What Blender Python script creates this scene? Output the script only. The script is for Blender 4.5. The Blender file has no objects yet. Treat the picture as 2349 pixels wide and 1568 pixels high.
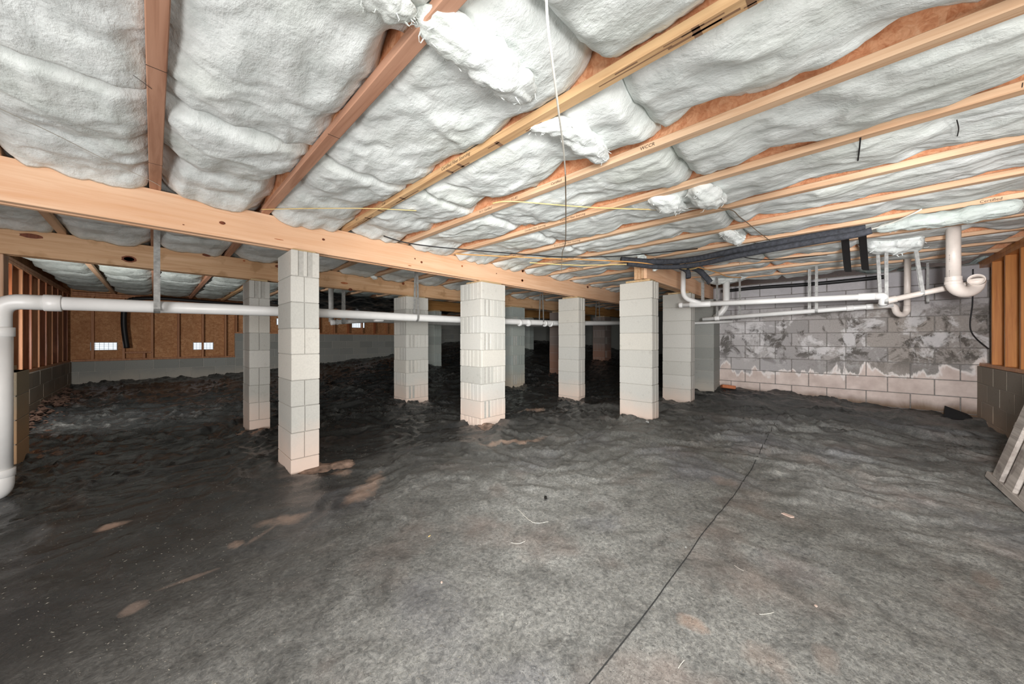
import bpy, bmesh, math, random
import numpy as np
from mathutils import Vector, Matrix

# ------------------------------------------------------------------ camera, world, lights
H = 1.04                      # camera height above the ground under it
F = 783.05                    # focal length in pixels of the 2349x1568 frame
HX, HY = 1174.5, 779.0        # principal column and horizon row
# plan axes: world x runs along the girders, world y along the joists
AX = (0.6896, 0.7243)         # world x in camera (right, forward) terms
AY = (-0.7243, 0.6895)        # world y in camera (right, forward) terms
sc = bpy.context.scene
cam_d = bpy.data.cameras.new('camera')
cam_d.sensor_fit = 'HORIZONTAL'; cam_d.sensor_width = 36.0
cam_d.lens = 36.0 * F / 2349.0
cam_d.shift_y = -(784.0 - HY) / 2349.0
cam_d.clip_start = 0.02
cam = bpy.data.objects.new('camera', cam_d)
sc.collection.objects.link(cam)
yaw = math.atan2(AY[1], AX[1])            # heading of the view in plan
cam.location = (0, 0, H)
cam.rotation_euler = (math.pi / 2, 0, yaw - math.pi / 2)
sc.camera = cam

sc.view_settings.view_transform = 'Standard'
sc.view_settings.look = 'None'
sc.view_settings.gamma = 1.0
sc.view_settings.use_curve_mapping = False
sc.view_settings.exposure = 0.0

world = bpy.data.worlds.new('daylight'); sc.world = world; world.use_nodes = True
bg = world.node_tree.nodes['Background']
bg.inputs[0].default_value = (0.86, 0.93, 1.0, 1); bg.inputs[1].default_value = 1.15

def area_light(name, loc, target, sx, sy, power, color=(1, 1, 1), spread=180):
    l = bpy.data.lights.new(name, 'AREA'); l.shape = 'RECTANGLE'; l.size = sx; l.size_y = sy
    l.energy = power; l.color = color; l.spread = math.radians(spread)
    o = bpy.data.objects.new(name, l); sc.collection.objects.link(o)
    o.location = loc
    d = Vector(target) - Vector(loc)
    o.rotation_euler = d.to_track_quat('-Z', 'Y').to_euler()
    return o
# added fill lamps: large panel behind the camera, two low uplights for the ceiling
area_light('fill_behind', (-2.6, -2.5, 1.05), (2.5, 2.4, 1.15), 3.4, 1.7, 200, (1.0, 0.985, 0.965))
area_light('fill_low', (0.5, -1.9, 0.25), (1.9, 1.4, 2.1), 0.9, 0.5, 38, (1.0, 0.98, 0.96))
area_light('fill_low_left', (-1.5, 0.9, 0.25), (0.1, 2.4, 2.0), 0.9, 0.6, 34, (1.0, 0.975, 0.965))
area_light('fill_down', (0.25, 0.15, 1.80), (0.9, 0.8, 0.0), 0.9, 0.9, 27, (1.0, 0.99, 0.98), 150)  # added fill above the camera to brighten the near floor
area_light('flash_right', (0.35, -0.28, 1.16), (6.9, -0.3, 0.92), 0.20, 0.20, 21, (1.0, 0.98, 0.98), 52)
area_light('fill_back_left', (-1.055, 5.82, 1.00), (3.2, 10.8, 0.90), 0.05, 0.05, 38, (1.0, 0.97, 0.94), 140)  # added lamp by the left wall, just out of view, brightens the back wall
area_light('flash_centre', (-0.3, -0.3, 1.15), (4.6, 4.4, 0.95), 0.5, 0.5, 26, (1.0, 0.99, 0.97), 60)

# ------------------------------------------------------------------ helpers
C = sc.collection
def px(x, y, Y):
    X = (x - HX) * Y / F; Z = (HY - y) * Y / F
    return Vector((X * AX[0] + Y * AX[1], X * AY[0] + Y * AY[1], Z + H))
def on_y(x, y, U0):           # where the sight line through a pixel meets the plane world y = U0
    r = (x - HX) / F
    Y = U0 / (AY[1] + AY[0] * r)
    return px(x, y, Y)
def on_x(x, y, V0):
    r = (x - HX) / F
    Y = V0 / (AX[1] + AX[0] * r)
    return px(x, y, Y)
def on_z(x, y, z):
    return px(x, y, F * (z - H) / (HY - y))

class MB:
    def __init__(s): s.v = []; s.f = []
    def add(s, vs, fs):
        n = len(s.v); s.v += [tuple(p) for p in vs]; s.f += [tuple(i + n for i in f) for f in fs]
    def box(s, x0, x1, y0, y1, z0, z1):
        s.add([(x0,y0,z0),(x1,y0,z0),(x1,y1,z0),(x0,y1,z0),(x0,y0,z1),(x1,y0,z1),(x1,y1,z1),(x0,y1,z1)],
              [(0,3,2,1),(4,5,6,7),(0,1,5,4),(1,2,6,5),(2,3,7,6),(3,0,4,7)])
    def cbox(s, x0, x1, y0, y1, z0, z1, c=0.004):
        # chamfered box
        vs = []; idx = {}
        X = (x0, x1); Y = (y0, y1); Z = (z0, z1)
        for i in (0, 1):
            for j in (0, 1):
                for k in (0, 1):
                    sx, sy, sz = (1, -1)[i], (1, -1)[j], (1, -1)[k]
                    for a in range(3):
                        p = [X[i] + sx * c, Y[j] + sy * c, Z[k] + sz * c]
                        p[a] = (X[i], Y[j], Z[k])[a]
                        idx[(i, j, k, a)] = len(vs); vs.append(tuple(p))
        fs = []
        g = lambda i, j, k, a: idx[(i, j, k, a)]
        fs.append((g(0,0,0,0), g(0,0,1,0), g(0,1,1,0), g(0,1,0,0)))
        fs.append((g(1,0,0,0), g(1,1,0,0), g(1,1,1,0), g(1,0,1,0)))
        fs.append((g(0,0,0,1), g(1,0,0,1), g(1,0,1,1), g(0,0,1,1)))
        fs.append((g(0,1,0,1), g(0,1,1,1), g(1,1,1,1), g(1,1,0,1)))
        fs.append((g(0,0,0,2), g(0,1,0,2), g(1,1,0,2), g(1,0,0,2)))
        fs.append((g(0,0,1,2), g(1,0,1,2), g(1,1,1,2), g(0,1,1,2)))
        for i in (0, 1):
            for j in (0, 1):
                fs.append((g(i,j,0,0), g(i,j,1,0), g(i,j,1,1), g(i,j,0,1)))
            for k in (0, 1):
                fs.append((g(i,0,k,0), g(i,1,k,0), g(i,1,k,2), g(i,0,k,2)))
        for j in (0, 1):
            for k in (0, 1):
                fs.append((g(0,j,k,1), g(1,j,k,1), g(1,j,k,2), g(0,j,k,2)))
        for i in (0, 1):
            for j in (0, 1):
                for k in (0, 1):
                    fs.append((g(i,j,k,0), g(i,j,k,1), g(i,j,k,2)))
        s.add(vs, fs)
    def tube(s, pts, r, n=16, caps=True, inner=None):
        pts = [Vector(p) for p in pts]
        rs = r if isinstance(r, (list, tuple)) else [r] * len(pts)
        rings = []; prev = None
        for i, p in enumerate(pts):
            if i == 0: t = pts[1] - pts[0]
            elif i == len(pts) - 1: t = pts[-1] - pts[-2]
            else: t = (pts[i+1] - p).normalized() + (p - pts[i-1]).normalized()
            t.normalize()
            if prev is None:
                a = Vector((0, 0, 1)) if abs(t.z) < 0.9 else Vector((1, 0, 0))
                nrm = t.cross(a).normalized()
            else:
                nrm = (prev - t * prev.dot(t)).normalized()
            prev = nrm; b = t.cross(nrm)
            rings.append([p + (nrm * math.cos(2*math.pi*k/n) + b * math.sin(2*math.pi*k/n)) * rs[i] for k in range(n)])
        vs = [q for ring in rings for q in ring]; fs = []
        for i in range(len(rings) - 1):
            for k in range(n):
                k2 = (k + 1) % n
                fs.append((i*n+k, i*n+k2, (i+1)*n+k2, (i+1)*n+k))
        if caps:
            fs.append(tuple(range(n))[::-1]); fs.append(tuple((len(rings)-1)*n + k for k in range(n)))
        s.add(vs, fs)
    def ribbon(s, pts, w, t, side):
        # flat strap along pts; w wide along 'side', t thick
        pts = [Vector(p) for p in pts]; side = Vector(side).normalized()
        vs = []; fs = []
        for i, p in enumerate(pts):
            if i == 0: d = pts[1] - pts[0]
            elif i == len(pts) - 1: d = pts[-1] - pts[-2]
            else: d = pts[i+1] - pts[i-1]
            nn = d.normalized().cross(side).normalized()
            vs += [p + side*w/2 + nn*t/2, p - side*w/2 + nn*t/2, p - side*w/2 - nn*t/2, p + side*w/2 - nn*t/2]
        for i in range(len(pts) - 1):
            for k in range(4):
                k2 = (k + 1) % 4
                fs.append((4*i+k, 4*i+k2, 4*i+4+k2, 4*i+4+k))
        fs.append((3, 2, 1, 0)); n = 4*(len(pts)-1); fs.append((n, n+1, n+2, n+3))
        s.add(vs, fs)
    def mesh(s, name, mat, smooth=False):
        me = bpy.data.meshes.new(name); me.from_pydata([tuple(v) for v in s.v], [], s.f)
        if mat: me.materials.append(mat)
        bm = bmesh.new(); bm.from_mesh(me); bmesh.ops.recalc_face_normals(bm, faces=bm.faces); bm.to_mesh(me); bm.free()
        if smooth:
            me.polygons.foreach_set('use_smooth', [True] * len(me.polygons))
        me.update(); return me
    def build(s, name, mat, parent=None, smooth=False, loc=None):
        return link(name, s.mesh(name, mat, smooth), parent, loc)
def link(name, data, parent=None, loc=None):
    o = bpy.data.objects.new(name, data); C.objects.link(o)
    if parent is not None:
        o.parent = parent
        if loc is None and parent.location.length > 0:
            o.location = -parent.location        # mesh given in world coordinates
    if loc is not None: o.location = loc
    return o
LABELS = {}
def tag(o, label, cat, group=None):
    o['label'] = label; o['category'] = cat; o['kind'] = 'thing'
    if group: o['group'] = group
    return o
def thing(name, label, cat, loc=(0, 0, 0), group=None):
    o = bpy.data.objects.new(name, None); C.objects.link(o); o.location = loc
    o.empty_display_size = 0.1
    return tag(o, label, cat, group)
def struct(o): o['kind'] = 'structure'; return o
def fillet(pts, rad, n=8):
    pts = [Vector(p) for p in pts]; out = [pts[0]]
    for i in range(1, len(pts) - 1):
        a = (pts[i-1] - pts[i]); b = (pts[i+1] - pts[i])
        r = min(rad, a.length * 0.48, b.length * 0.48)
        p0 = pts[i] + a.normalized() * r; p1 = pts[i] + b.normalized() * r
        for k in range(n + 1):
            t = k / n
            out.append(p0 * (1-t)**2 + pts[i] * 2*t*(1-t) + p1 * t*t)
    out.append(pts[-1]); return out
def spline(pts, n=10):
    pts = [Vector(p) for p in pts]; P = [pts[0]] + pts + [pts[-1]]; out = []
    for i in range(1, len(P) - 2):
        for k in range(n):
            t = k / n
            out.append(0.5 * ((2*P[i]) + (-P[i-1]+P[i+1])*t + (2*P[i-1]-5*P[i]+4*P[i+1]-P[i+2])*t*t + (-P[i-1]+3*P[i]-3*P[i+1]+P[i+2])*t**3))
    out.append(pts[-1]); return out

# vectorised gradient noise
def _grad(ix, iy, seed):
    h = (ix.astype(np.int64) * 374761393 + iy.astype(np.int64) * 668265263 + seed * 2246822519) & 0xffffffff
    h = ((h ^ (h >> 13)) * 1274126177) & 0xffffffff
    h = h ^ (h >> 16)
    a = (h & 0xffff) / 65536.0 * 2 * np.pi
    return np.cos(a), np.sin(a)
def perlin(x, y, seed=0):
    x = np.asarray(x, float); y = np.asarray(y, float)
    x0 = np.floor(x); y0 = np.floor(y); fx = x - x0; fy = y - y0
    u = fx*fx*fx*(fx*(fx*6-15)+10); v = fy*fy*fy*(fy*(fy*6-15)+10)
    r = []
    for dx in (0, 1):
        for dy in (0, 1):
            gx, gy = _grad(x0+dx, y0+dy, seed)
            r.append(gx*(fx-dx) + gy*(fy-dy))
    n00, n01, n10, n11 = r
    return ((n00*(1-u)+n10*u)*(1-v) + (n01*(1-u)+n11*u)*v) * 1.5
def fbm(x, y, oct=4, seed=0, gain=0.5):
    t = 0; a = 1.0; f = 1.0
    for o in range(oct):
        t = t + a * perlin(x*f, y*f, seed+o*17); a *= gain; f *= 2.03
    return t
def ridged(x, y, oct=3, seed=0):
    t = 0; a = 1.0; f = 1.0
    for o in range(oct):
        t = t + a * (1 - np.abs(perlin(x*f, y*f, seed+o*31)))**3; a *= 0.5; f *= 2.1
    return t

def grid_mesh(name, P, mat, smooth=True, flip=False):
    # P: (n, m, 3) array
    n, m, _ = P.shape
    me = bpy.data.meshes.new(name)
    idx = np.arange(n*m).reshape(n, m)
    q = np.stack([idx[:-1, :-1], idx[1:, :-1], idx[1:, 1:], idx[:-1, 1:]], -1).reshape(-1, 4)
    if flip: q = q[:, ::-1]
    me.vertices.add(n*m); me.vertices.foreach_set('co', P.reshape(-1).astype(np.float32))
    me.loops.add(q.size); me.loops.foreach_set('vertex_index', q.reshape(-1).astype(np.int32))
    me.polygons.add(len(q))
    me.polygons.foreach_set('loop_start', np.arange(0, q.size, 4, dtype=np.int32))
    me.polygons.foreach_set('loop_total', np.full(len(q), 4, dtype=np.int32))
    if smooth: me.polygons.foreach_set('use_smooth', np.ones(len(q), dtype=bool))
    me.materials.append(mat); me.update(calc_edges=True); me.validate()
    return me

# ------------------------------------------------------------------ materials
def s2l(c):
    return tuple((x/255/12.92 if x/255 <= 0.04045 else ((x/255+0.055)/1.055)**2.4) for x in c) + (1,)
class M:
    def __init__(s, name, rough=0.8, spec=0.3):
        s.m = bpy.data.materials.new(name); s.m.use_nodes = True; s.nt = s.m.node_tree
        s.b = s.nt.nodes['Principled BSDF']; s.b.inputs['Roughness'].default_value = rough
        s.b.inputs['Specular IOR Level'].default_value = spec
        g = s.n('ShaderNodeNewGeometry'); s.pos = g.outputs['Position']
    def n(s, t, **k):
        nd = s.nt.nodes.new(t)
        for a, v in k.items(): setattr(nd, a, v)
        return nd
    def L(s, a, b): s.nt.links.new(a, b)
    def val(s, sock, v):
        if hasattr(v, 'is_output') or isinstance(v, bpy.types.NodeSocket): s.L(v, sock)
        else: sock.default_value = v
    def map(s, scale=(1, 1, 1), src=None, rot=(0, 0, 0), loc=(0, 0, 0)):
        mp = s.n('ShaderNodeMapping'); s.L(src or s.pos, mp.inputs[0])
        mp.inputs['Scale'].default_value = scale; mp.inputs['Rotation'].default_value = rot; mp.inputs['Location'].default_value = loc
        return mp.outputs[0]
    def noise(s, vec, scale, detail=4, rough=0.55, dist=0.0):
        t = s.n('ShaderNodeTexNoise'); s.L(vec, t.inputs['Vector'])
        t.inputs['Scale'].default_value = scale; t.inputs['Detail'].default_value = detail
        t.inputs['Roughness'].default_value = rough; t.inputs['Distortion'].default_value = dist
        return t.outputs['Fac']
    def ramp(s, fac, stops, interp='LINEAR'):
        r = s.n('ShaderNodeValToRGB'); s.L(fac, r.inputs[0]); r.color_ramp.interpolation = interp
        el = r.color_ramp.elements
        while len(el) < len(stops): el.new(0.5)
        for e, (p, c) in zip(el, stops):
            e.position = p; e.color = c if isinstance(c, tuple) and len(c) == 4 else ((c, c, c, 1) if not isinstance(c, tuple) else s2l(c))
        return r.outputs[0]
    def mix(s, fac, a, b, mode='MIX'):
        x = s.n('ShaderNodeMix', data_type='RGBA', blend_type=mode)
        s.val(x.inputs[0], fac)
        s.val(x.inputs[6], a); s.val(x.inputs[7], b)
        return x.outputs[2]
    def math(s, op, a, b=0.0, c=None, clamp=False):
        x = s.n('ShaderNodeMath', operation=op); x.use_clamp = clamp
        s.val(x.inputs[0], a); s.val(x.inputs[1], b)
        if c is not None: s.val(x.inputs[2], c)
        return x.outputs[0]
    def bump(s, h, strength=0.3, dist=0.01, prev=None):
        b = s.n('ShaderNodeBump'); s.L(h, b.inputs['Height']); b.inputs['Strength'].default_value = strength
        b.inputs['Distance'].default_value = dist
        if prev is not None: s.L(prev, b.inputs['Normal'])
        s.L(b.outputs[0], s.b.inputs['Normal']); return b.outputs[0]
    def color(s, c): s.val(s.b.inputs['Base Color'], c)
    def sep(s, vec=None):
        x = s.n('ShaderNodeSeparateXYZ'); s.L(vec or s.pos, x.inputs[0]); return x.outputs
    def rnd(s): return s.n('ShaderNodeObjectInfo').outputs['Random']

def wood(name, base, dark, axis, rough=0.6, grain=1.0, spec=0.3, spots=None):
    m = M(name, rough, spec)
    sc_ = {'x': (0.7, 14, 14), 'y': (14, 0.7, 14), 'z': (14, 14, 0.7)}[axis]
    v = m.map(sc_)
    r = m.rnd()
    a = m.noise(v, 2.2*grain, 5, 0.6, 0.6)
    sc2 = {'x': (0.35, 5, 5), 'y': (5, 0.35, 5), 'z': (5, 5, 0.35)}[axis]
    b = m.noise(m.map(sc2), 1.3, 2, 0.5, 1.5)
    c = m.ramp(a, [(0.30, dark), (0.55, base), (0.8, tuple(min(255, x+10) for x in base))])
    c2 = m.mix(m.ramp(b, [(0.35, 0.0), (0.7, 1.0)]), c, m.mix(0.5, c, s2l(dark)))
    sh = m.ramp(r, [(0.0, 0.86), (1.0, 1.06)])
    c3 = m.mix(1.0, c2, sh, 'MULTIPLY')
    if spots:
        sp = m.noise(m.map((1, 1, 1)), 5, 3, 0.6)
        c3 = m.mix(m.ramp(sp, [(0.56, 0.0), (0.66, 0.7)]), c3, s2l(spots))
    m.color(c3); m.bump(a, 0.12, 0.004)
    return m.m

def block_mat(name, base=(196, 194, 188), pink=(222, 202, 188), pink_h=0.34, soil=None, dirt=0.25):
    m = M(name, 0.92, 0.15)
    z = m.sep()[2]
    n1 = m.noise(m.pos, 90, 3, 0.7); n2 = m.noise(m.pos, 3.2, 4, 0.6); n3 = m.noise(m.pos, 14, 3, 0.6)
    c = m.ramp(n1, [(0.3, tuple(int(x*0.96) for x in base)), (0.6, base), (0.8, tuple(min(255, x+3) for x in base))])
    c = m.mix(1.0, c, m.ramp(m.rnd(), [(0.0, (232, 232, 230)), (0.5, (250, 250, 250)), (1.0, (255, 252, 248))]), 'MULTIPLY')
    c = m.mix(m.ramp(n3, [(0.62, 0.0), (0.78, dirt)]), c, s2l((120, 112, 102)))
    zz = m.math('ADD', z, m.math('MULTIPLY', n2, -0.30))
    t = m.ramp(m.math('SUBTRACT', zz, pink_h - 0.42), [(0.0, 1.0), (0.06, 0.85), (0.34, 0.0)])
    c = m.mix(t, c, s2l(pink))
    m.color(c); m.bump(n1, 0.18, 0.002)
    return m.m

MAT = {}
MAT['girder'] = wood('girder_pine', (240, 200, 166), (226, 174, 134), 'x', 0.55)
MAT['girder_b'] = wood('girder_pine_second', (212, 176, 140), (188, 144, 104), 'x', 0.6, spots=(172, 134, 94))
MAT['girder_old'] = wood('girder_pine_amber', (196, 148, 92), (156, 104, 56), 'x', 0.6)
MAT['girder_y'] = wood('end_grain_pine', (226, 190, 160), (200, 150, 118), 'z', 0.6)
MAT['flange'] = wood('joist_flange_pine', (236, 202, 168), (204, 160, 124), 'y', 0.65)
MAT['flange_r'] = wood('joist_flange_reddish', (196, 150, 124), (158, 112, 88), 'y', 0.65)
MAT['flange_m'] = wood('joist_flange_stained', (238, 200, 152), (186, 142, 100), 'y', 0.65)
MAT['stud'] = wood('stud_pine', (196, 142, 104), (158, 104, 70), 'z', 0.55)
MAT['stud_side'] = wood('stud_glossy_amber', (206, 138, 72), (176, 106, 48), 'z', 0.35, spec=0.45)
MAT['stud_red'] = wood('stud_reddish', (176, 108, 70), (128, 70, 42), 'z', 0.4, spec=0.4)
MAT['shim'] = wood('shim_board', (216, 190, 150), (176, 146, 106), 'x', 0.7)
MAT['grey_wood'] = wood('weathered_board', (206, 198, 190), (160, 150, 142), 'x', 0.85, spots=(130, 122, 116))

def osb(name, base, dark, lite):
    m = M(name, 0.7, 0.25)
    vo = m.n('ShaderNodeTexVoronoi'); m.L(m.map((1, 1, 1)), vo.inputs['Vector']); vo.inputs['Scale'].default_value = 26
    vo.inputs['Randomness'].default_value = 1.0
    n = m.noise(m.pos, 30, 4, 0.7, 2.0); n2 = m.noise(m.pos, 2.5, 3, 0.5)
    c = m.ramp(n, [(0.3, dark), (0.52, base), (0.72, lite)])
    c = m.mix(0.35, c, m.ramp(m.sep(vo.outputs['Color'])[0], [(0.0, dark), (0.6, base), (1.0, lite)]))
    c = m.mix(m.ramp(n2, [(0.35, 0.0), (0.75, 0.45)]), c, s2l(dark))
    m.color(c); m.bump(n, 0.25, 0.004); return m.m
MAT['web'] = osb('joist_web_osb', (230, 170, 130), (186, 116, 76), (244, 202, 164))
MAT['osb'] = osb('wall_osb', (196, 142, 98), (150, 100, 64), (222, 178, 134))
MAT['subfloor'] = osb('subfloor_osb', (150, 100, 64), (100, 60, 36), (176, 128, 88))

MAT['block'] = block_mat('pier_block', (205, 204, 198))
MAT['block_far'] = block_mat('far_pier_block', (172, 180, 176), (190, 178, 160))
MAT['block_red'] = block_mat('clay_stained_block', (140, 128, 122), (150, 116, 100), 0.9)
MAT['found'] = block_mat('foundation_block', (158, 160, 156), (188, 180, 168), 0.34, dirt=0.5)
MAT['found_tan'] = block_mat('pilaster_block', (186, 172, 150), (198, 162, 126), 0.5)
MAT['parge'] = block_mat('parged_foundation', (150, 142, 132), (170, 150, 132), 0.30, dirt=0.6)
m = M('mortar', 0.95, 0.1)
m.color(m.ramp(m.noise(m.pos, 40, 3), [(0.3, (168, 166, 160)), (0.7, (184, 182, 176))])); MAT['mortar'] = m.m
m = M('mortar_dark', 0.95, 0.1)
m.color(m.ramp(m.noise(m.pos, 40, 3), [(0.3, (112, 108, 104)), (0.7, (140, 136, 132))])); MAT['mortar_dark'] = m.m

# damp block wall: efflorescence, mould and a clay-stained lower band
def damp_wall():
    m = M('damp_block', 0.92, 0.15)
    x, y, z = m.sep()
    fine = m.noise(m.pos, 60, 3, 0.7)
    base = m.ramp(fine, [(0.3, (146, 142, 137)), (0.7, (166, 162, 158))])
    base = m.mix(1.0, base, m.ramp(m.rnd(), [(0.0, (214, 212, 210)), (0.5, (246, 246, 250)), (1.0, (255, 250, 246))]), 'MULTIPLY')
    # paler towards the pilaster
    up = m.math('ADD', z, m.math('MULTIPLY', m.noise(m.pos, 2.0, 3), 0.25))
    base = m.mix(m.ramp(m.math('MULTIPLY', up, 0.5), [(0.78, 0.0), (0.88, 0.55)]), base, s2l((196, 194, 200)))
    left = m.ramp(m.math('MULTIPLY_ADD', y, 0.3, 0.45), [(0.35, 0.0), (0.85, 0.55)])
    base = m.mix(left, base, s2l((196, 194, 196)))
    mould = m.noise(m.pos, 3.2, 6, 0.72, 0.6)
    zb = m.ramp(m.math('MULTIPLY', z, 0.5), [(0.28, 0.0), (0.42, 1.0), (0.66, 1.0), (0.78, 0.1)])
    base = m.mix(m.math('MULTIPLY', m.ramp(mould, [(0.50, 0.0), (0.57, 0.8)]), zb), base, s2l((72, 68, 62)))
    eff = m.noise(m.map((1, 1, 1), loc=(3, 5, 1)), 3.4, 6, 0.7, 0.4)
    base = m.mix(m.math('MULTIPLY', m.ramp(eff, [(0.51, 0.0), (0.59, 0.75)]), zb), base, s2l((214, 212, 212)))
    # lower band with a scalloped white tide line
    low = m.noise(m.map((1, 1, 0.35)), 2.0, 5, 0.55, 0.9)
    h = m.math('SUBTRACT', z, m.math('MULTIPLY', low, 1.5))
    inb = m.ramp(m.math('ADD', h, 0.68), [(0.50, 1.0), (0.512, 0.0)])
    edge = m.ramp(m.math('ADD', h, 0.68), [(0.47, 0.0), (0.495, 0.9), (0.512, 0.9), (0.535, 0.0)])
    lowc = m.ramp(m.noise(m.pos, 7, 4), [(0.3, (190, 174, 166)), (0.7, (216, 202, 194))])
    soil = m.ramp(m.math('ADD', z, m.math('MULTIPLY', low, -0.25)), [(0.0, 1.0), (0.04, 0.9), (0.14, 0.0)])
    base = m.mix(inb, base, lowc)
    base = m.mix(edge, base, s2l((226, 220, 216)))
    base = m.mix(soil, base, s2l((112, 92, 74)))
    m.color(base); m.bump(fine, 0.35, 0.003); return m.m
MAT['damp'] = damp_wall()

def insul(name, c0=(206, 212, 209), c1=(232, 236, 234)):
    m = M(name, 1.0, 0.02)
    a = m.noise(m.map((7, 3.2, 5)), 1.5, 6, 0.66, 0.25); b = m.noise(m.pos, 1.9, 3, 0.5)
    f = m.noise(m.map((34, 15, 24)), 1.5, 5, 0.7, 0.0)
    c = m.ramp(a, [(0.25, c0), (0.6, c1)])
    c = m.mix(m.ramp(b, [(0.48, 0.0), (0.72, 0.30)]), c, s2l(tuple(int(x*0.97) for x in c0[:2]) + (int(c0[2]*0.90),)))
    g = m.noise(m.map((9, 6, 8)), 2.0, 5, 0.62, 0.2)
    c = m.mix(m.ramp(f, [(0.62, 0.0), (0.75, 0.45)]), c, s2l((250, 251, 250)))
    m.color(c)
    b1 = m.bump(a, 0.40, 0.025); b2 = m.bump(g, 0.35, 0.03, b1); m.bump(f, 0.15, 0.005, b2)
    return m.m
MAT['batt'] = insul('fiberglass')
MAT['batt_grey'] = insul('fiberglass_grey', (172, 182, 178), (200, 208, 204))  # greyer tint of the same fiberglass

def gp_(x, y): p = on_z(x, y, 0.02); return p.x, p.y
SMEARS = []
for (xa, ya, xb, yb, w_, k_) in ((200, 1212, 305, 1184, .035, .8), (520, 1250, 560, 1225, .04, .7), (580, 1195, 720, 1170, .07, .55), (800, 1150, 880, 1075, .09, .6), (1100, 1022, 1262, 1004, .07, .75),
                                 (760, 1085, 800, 1068, .10, .6), (270, 1395, 345, 1365, .04, .5), (350, 1345, 520, 1285, .018, .45), (1570, 1430, 1590, 1400, .06, .6), (1720, 1520, 1800, 1480, .08, .5),
                                 (1640, 1095, 1690, 1120, .08, .5), (1790, 1180, 1825, 1182, .03, .8), (1170, 948, 1250, 944, .10, .6), (560, 1240, 640, 1190, .02, .5), (1860, 1480, 1930, 1510, .08, .35), (2230, 1310, 2290, 1330, .10, .35)):
    (a0_, b0_), (a1_, b1_) = gp_(xa, ya), gp_(xb, yb)
    SMEARS.append(((a0_+a1_)/2, (b0_+b1_)/2, max(0.04, math.hypot(a1_-a0_, b1_-b0_)/2), w_, math.atan2(b1_-b0_, a1_-a0_), k_))
def plastic_floor():
    m = M('ground_plastic', 0.42, 0.45)
    x, y, z = m.sep()
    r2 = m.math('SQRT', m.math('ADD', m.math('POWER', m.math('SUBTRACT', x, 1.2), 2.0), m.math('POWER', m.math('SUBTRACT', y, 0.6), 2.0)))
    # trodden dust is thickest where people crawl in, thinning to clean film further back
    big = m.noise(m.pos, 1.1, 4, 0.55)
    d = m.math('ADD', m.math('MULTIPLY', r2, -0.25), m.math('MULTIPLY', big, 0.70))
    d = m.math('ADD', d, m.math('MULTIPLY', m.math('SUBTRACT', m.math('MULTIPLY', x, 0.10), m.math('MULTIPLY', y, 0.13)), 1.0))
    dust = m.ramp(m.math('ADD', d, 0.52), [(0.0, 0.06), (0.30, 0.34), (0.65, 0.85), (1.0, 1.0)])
    film = s2l((32, 34, 35))
    speck = m.noise(m.pos, 55, 5, 0.75, 0.6)
    dustc = m.ramp(speck, [(0.30, (96, 97, 95)), (0.48, (146, 147, 143)), (0.66, (184, 184, 178))])
    clay = m.noise(m.map((1, 1, 1), loc=(2, 7, 0)), 1.7, 4, 0.6)
    dustc = m.mix(m.ramp(clay, [(0.54, 0.0), (0.70, 0.5)]), dustc, s2l((162, 144, 134)))
    blue = m.noise(m.map((1, 1, 1), loc=(9, 3, 0)), 1.2, 3, 0.5)
    dustc = m.mix(m.ramp(blue, [(0.55, 0.0), (0.72, 0.35)]), dustc, s2l((140, 142, 158)))
    patch = m.noise(m.pos, 6, 7, 0.72, 0.9)
    pf = m.ramp(patch, [(0.32, 0.42), (0.50, 0.82), (0.64, 1.0)])
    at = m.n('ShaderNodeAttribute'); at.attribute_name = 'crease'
    crest_glint = m.math('MULTIPLY', at.outputs['Fac'], m.ramp(m.noise(m.pos, 14, 4, 0.7), [(0.4, 0.0), (0.65, 1.0)]))  # paler wrinkle crests: highlights painted into the dust colour
    df = m.math('ADD', m.math('MULTIPLY', dust, pf), m.math('MULTIPLY', crest_glint, 0.30), clamp=True)
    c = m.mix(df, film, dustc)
    # soil tracked over the sheet in separate smears
    wob = m.math('MULTIPLY', m.math('SUBTRACT', m.noise(m.pos, 5, 5, 0.65), 0.5), 4.2)
    for (sx_, sy_, lx, ly, ang, k_) in SMEARS:
        dx = m.math('SUBTRACT', x, sx_); dy = m.math('SUBTRACT', y, sy_); ca, sa = math.cos(ang), math.sin(ang)
        u_ = m.math('DIVIDE', m.math('ADD', m.math('MULTIPLY', dx, ca), m.math('MULTIPLY', dy, sa)), lx)
        v_ = m.math('DIVIDE', m.math('SUBTRACT', m.math('MULTIPLY', dy, ca), m.math('MULTIPLY', dx, sa)), ly)
        q = m.math('ADD', m.math('ADD', m.math('MULTIPLY', u_, u_), m.math('MULTIPLY', v_, v_)), wob)
        c = m.mix(m.math('MULTIPLY', m.ramp(q, [(0.0, 1.0), (1.0, 0.0)]), k_*0.8), c, s2l((190, 160, 140) if k_ > 0.5 else (172, 150, 136)))
    worm = m.noise(m.map((1, 1, 1)), 70, 3, 0.6, 3.0)
    c = m.mix(m.math('MULTIPLY', m.ramp(worm, [(0.57, 0.0), (0.64, 0.75)]), df), c, s2l((62, 62, 60)))
    bits = m.noise(m.map((1, 1, 1), loc=(4, 4, 0)), 95, 2, 0.5, 2.0)
    c = m.mix(m.math('MULTIPLY', m.ramp(bits, [(0.66, 0.0), (0.70, 0.6)]), df), c, s2l((206, 204, 196)))
    m.color(c)
    m.L(m.ramp(df, [(0.0, 0.20), (0.35, 0.50), (1.0, 0.85)]), m.b.inputs['Roughness'])
    m.b.inputs['Specular IOR Level'].default_value = 0.7
    b1 = m.bump(m.noise(m.map((1, 1, 1)), 9, 6, 0.62, 1.6), 0.30, 0.022)
    m.bump(speck, 0.3, 0.004, b1)
    return m.m
MAT['floor'] = plastic_floor()

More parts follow.
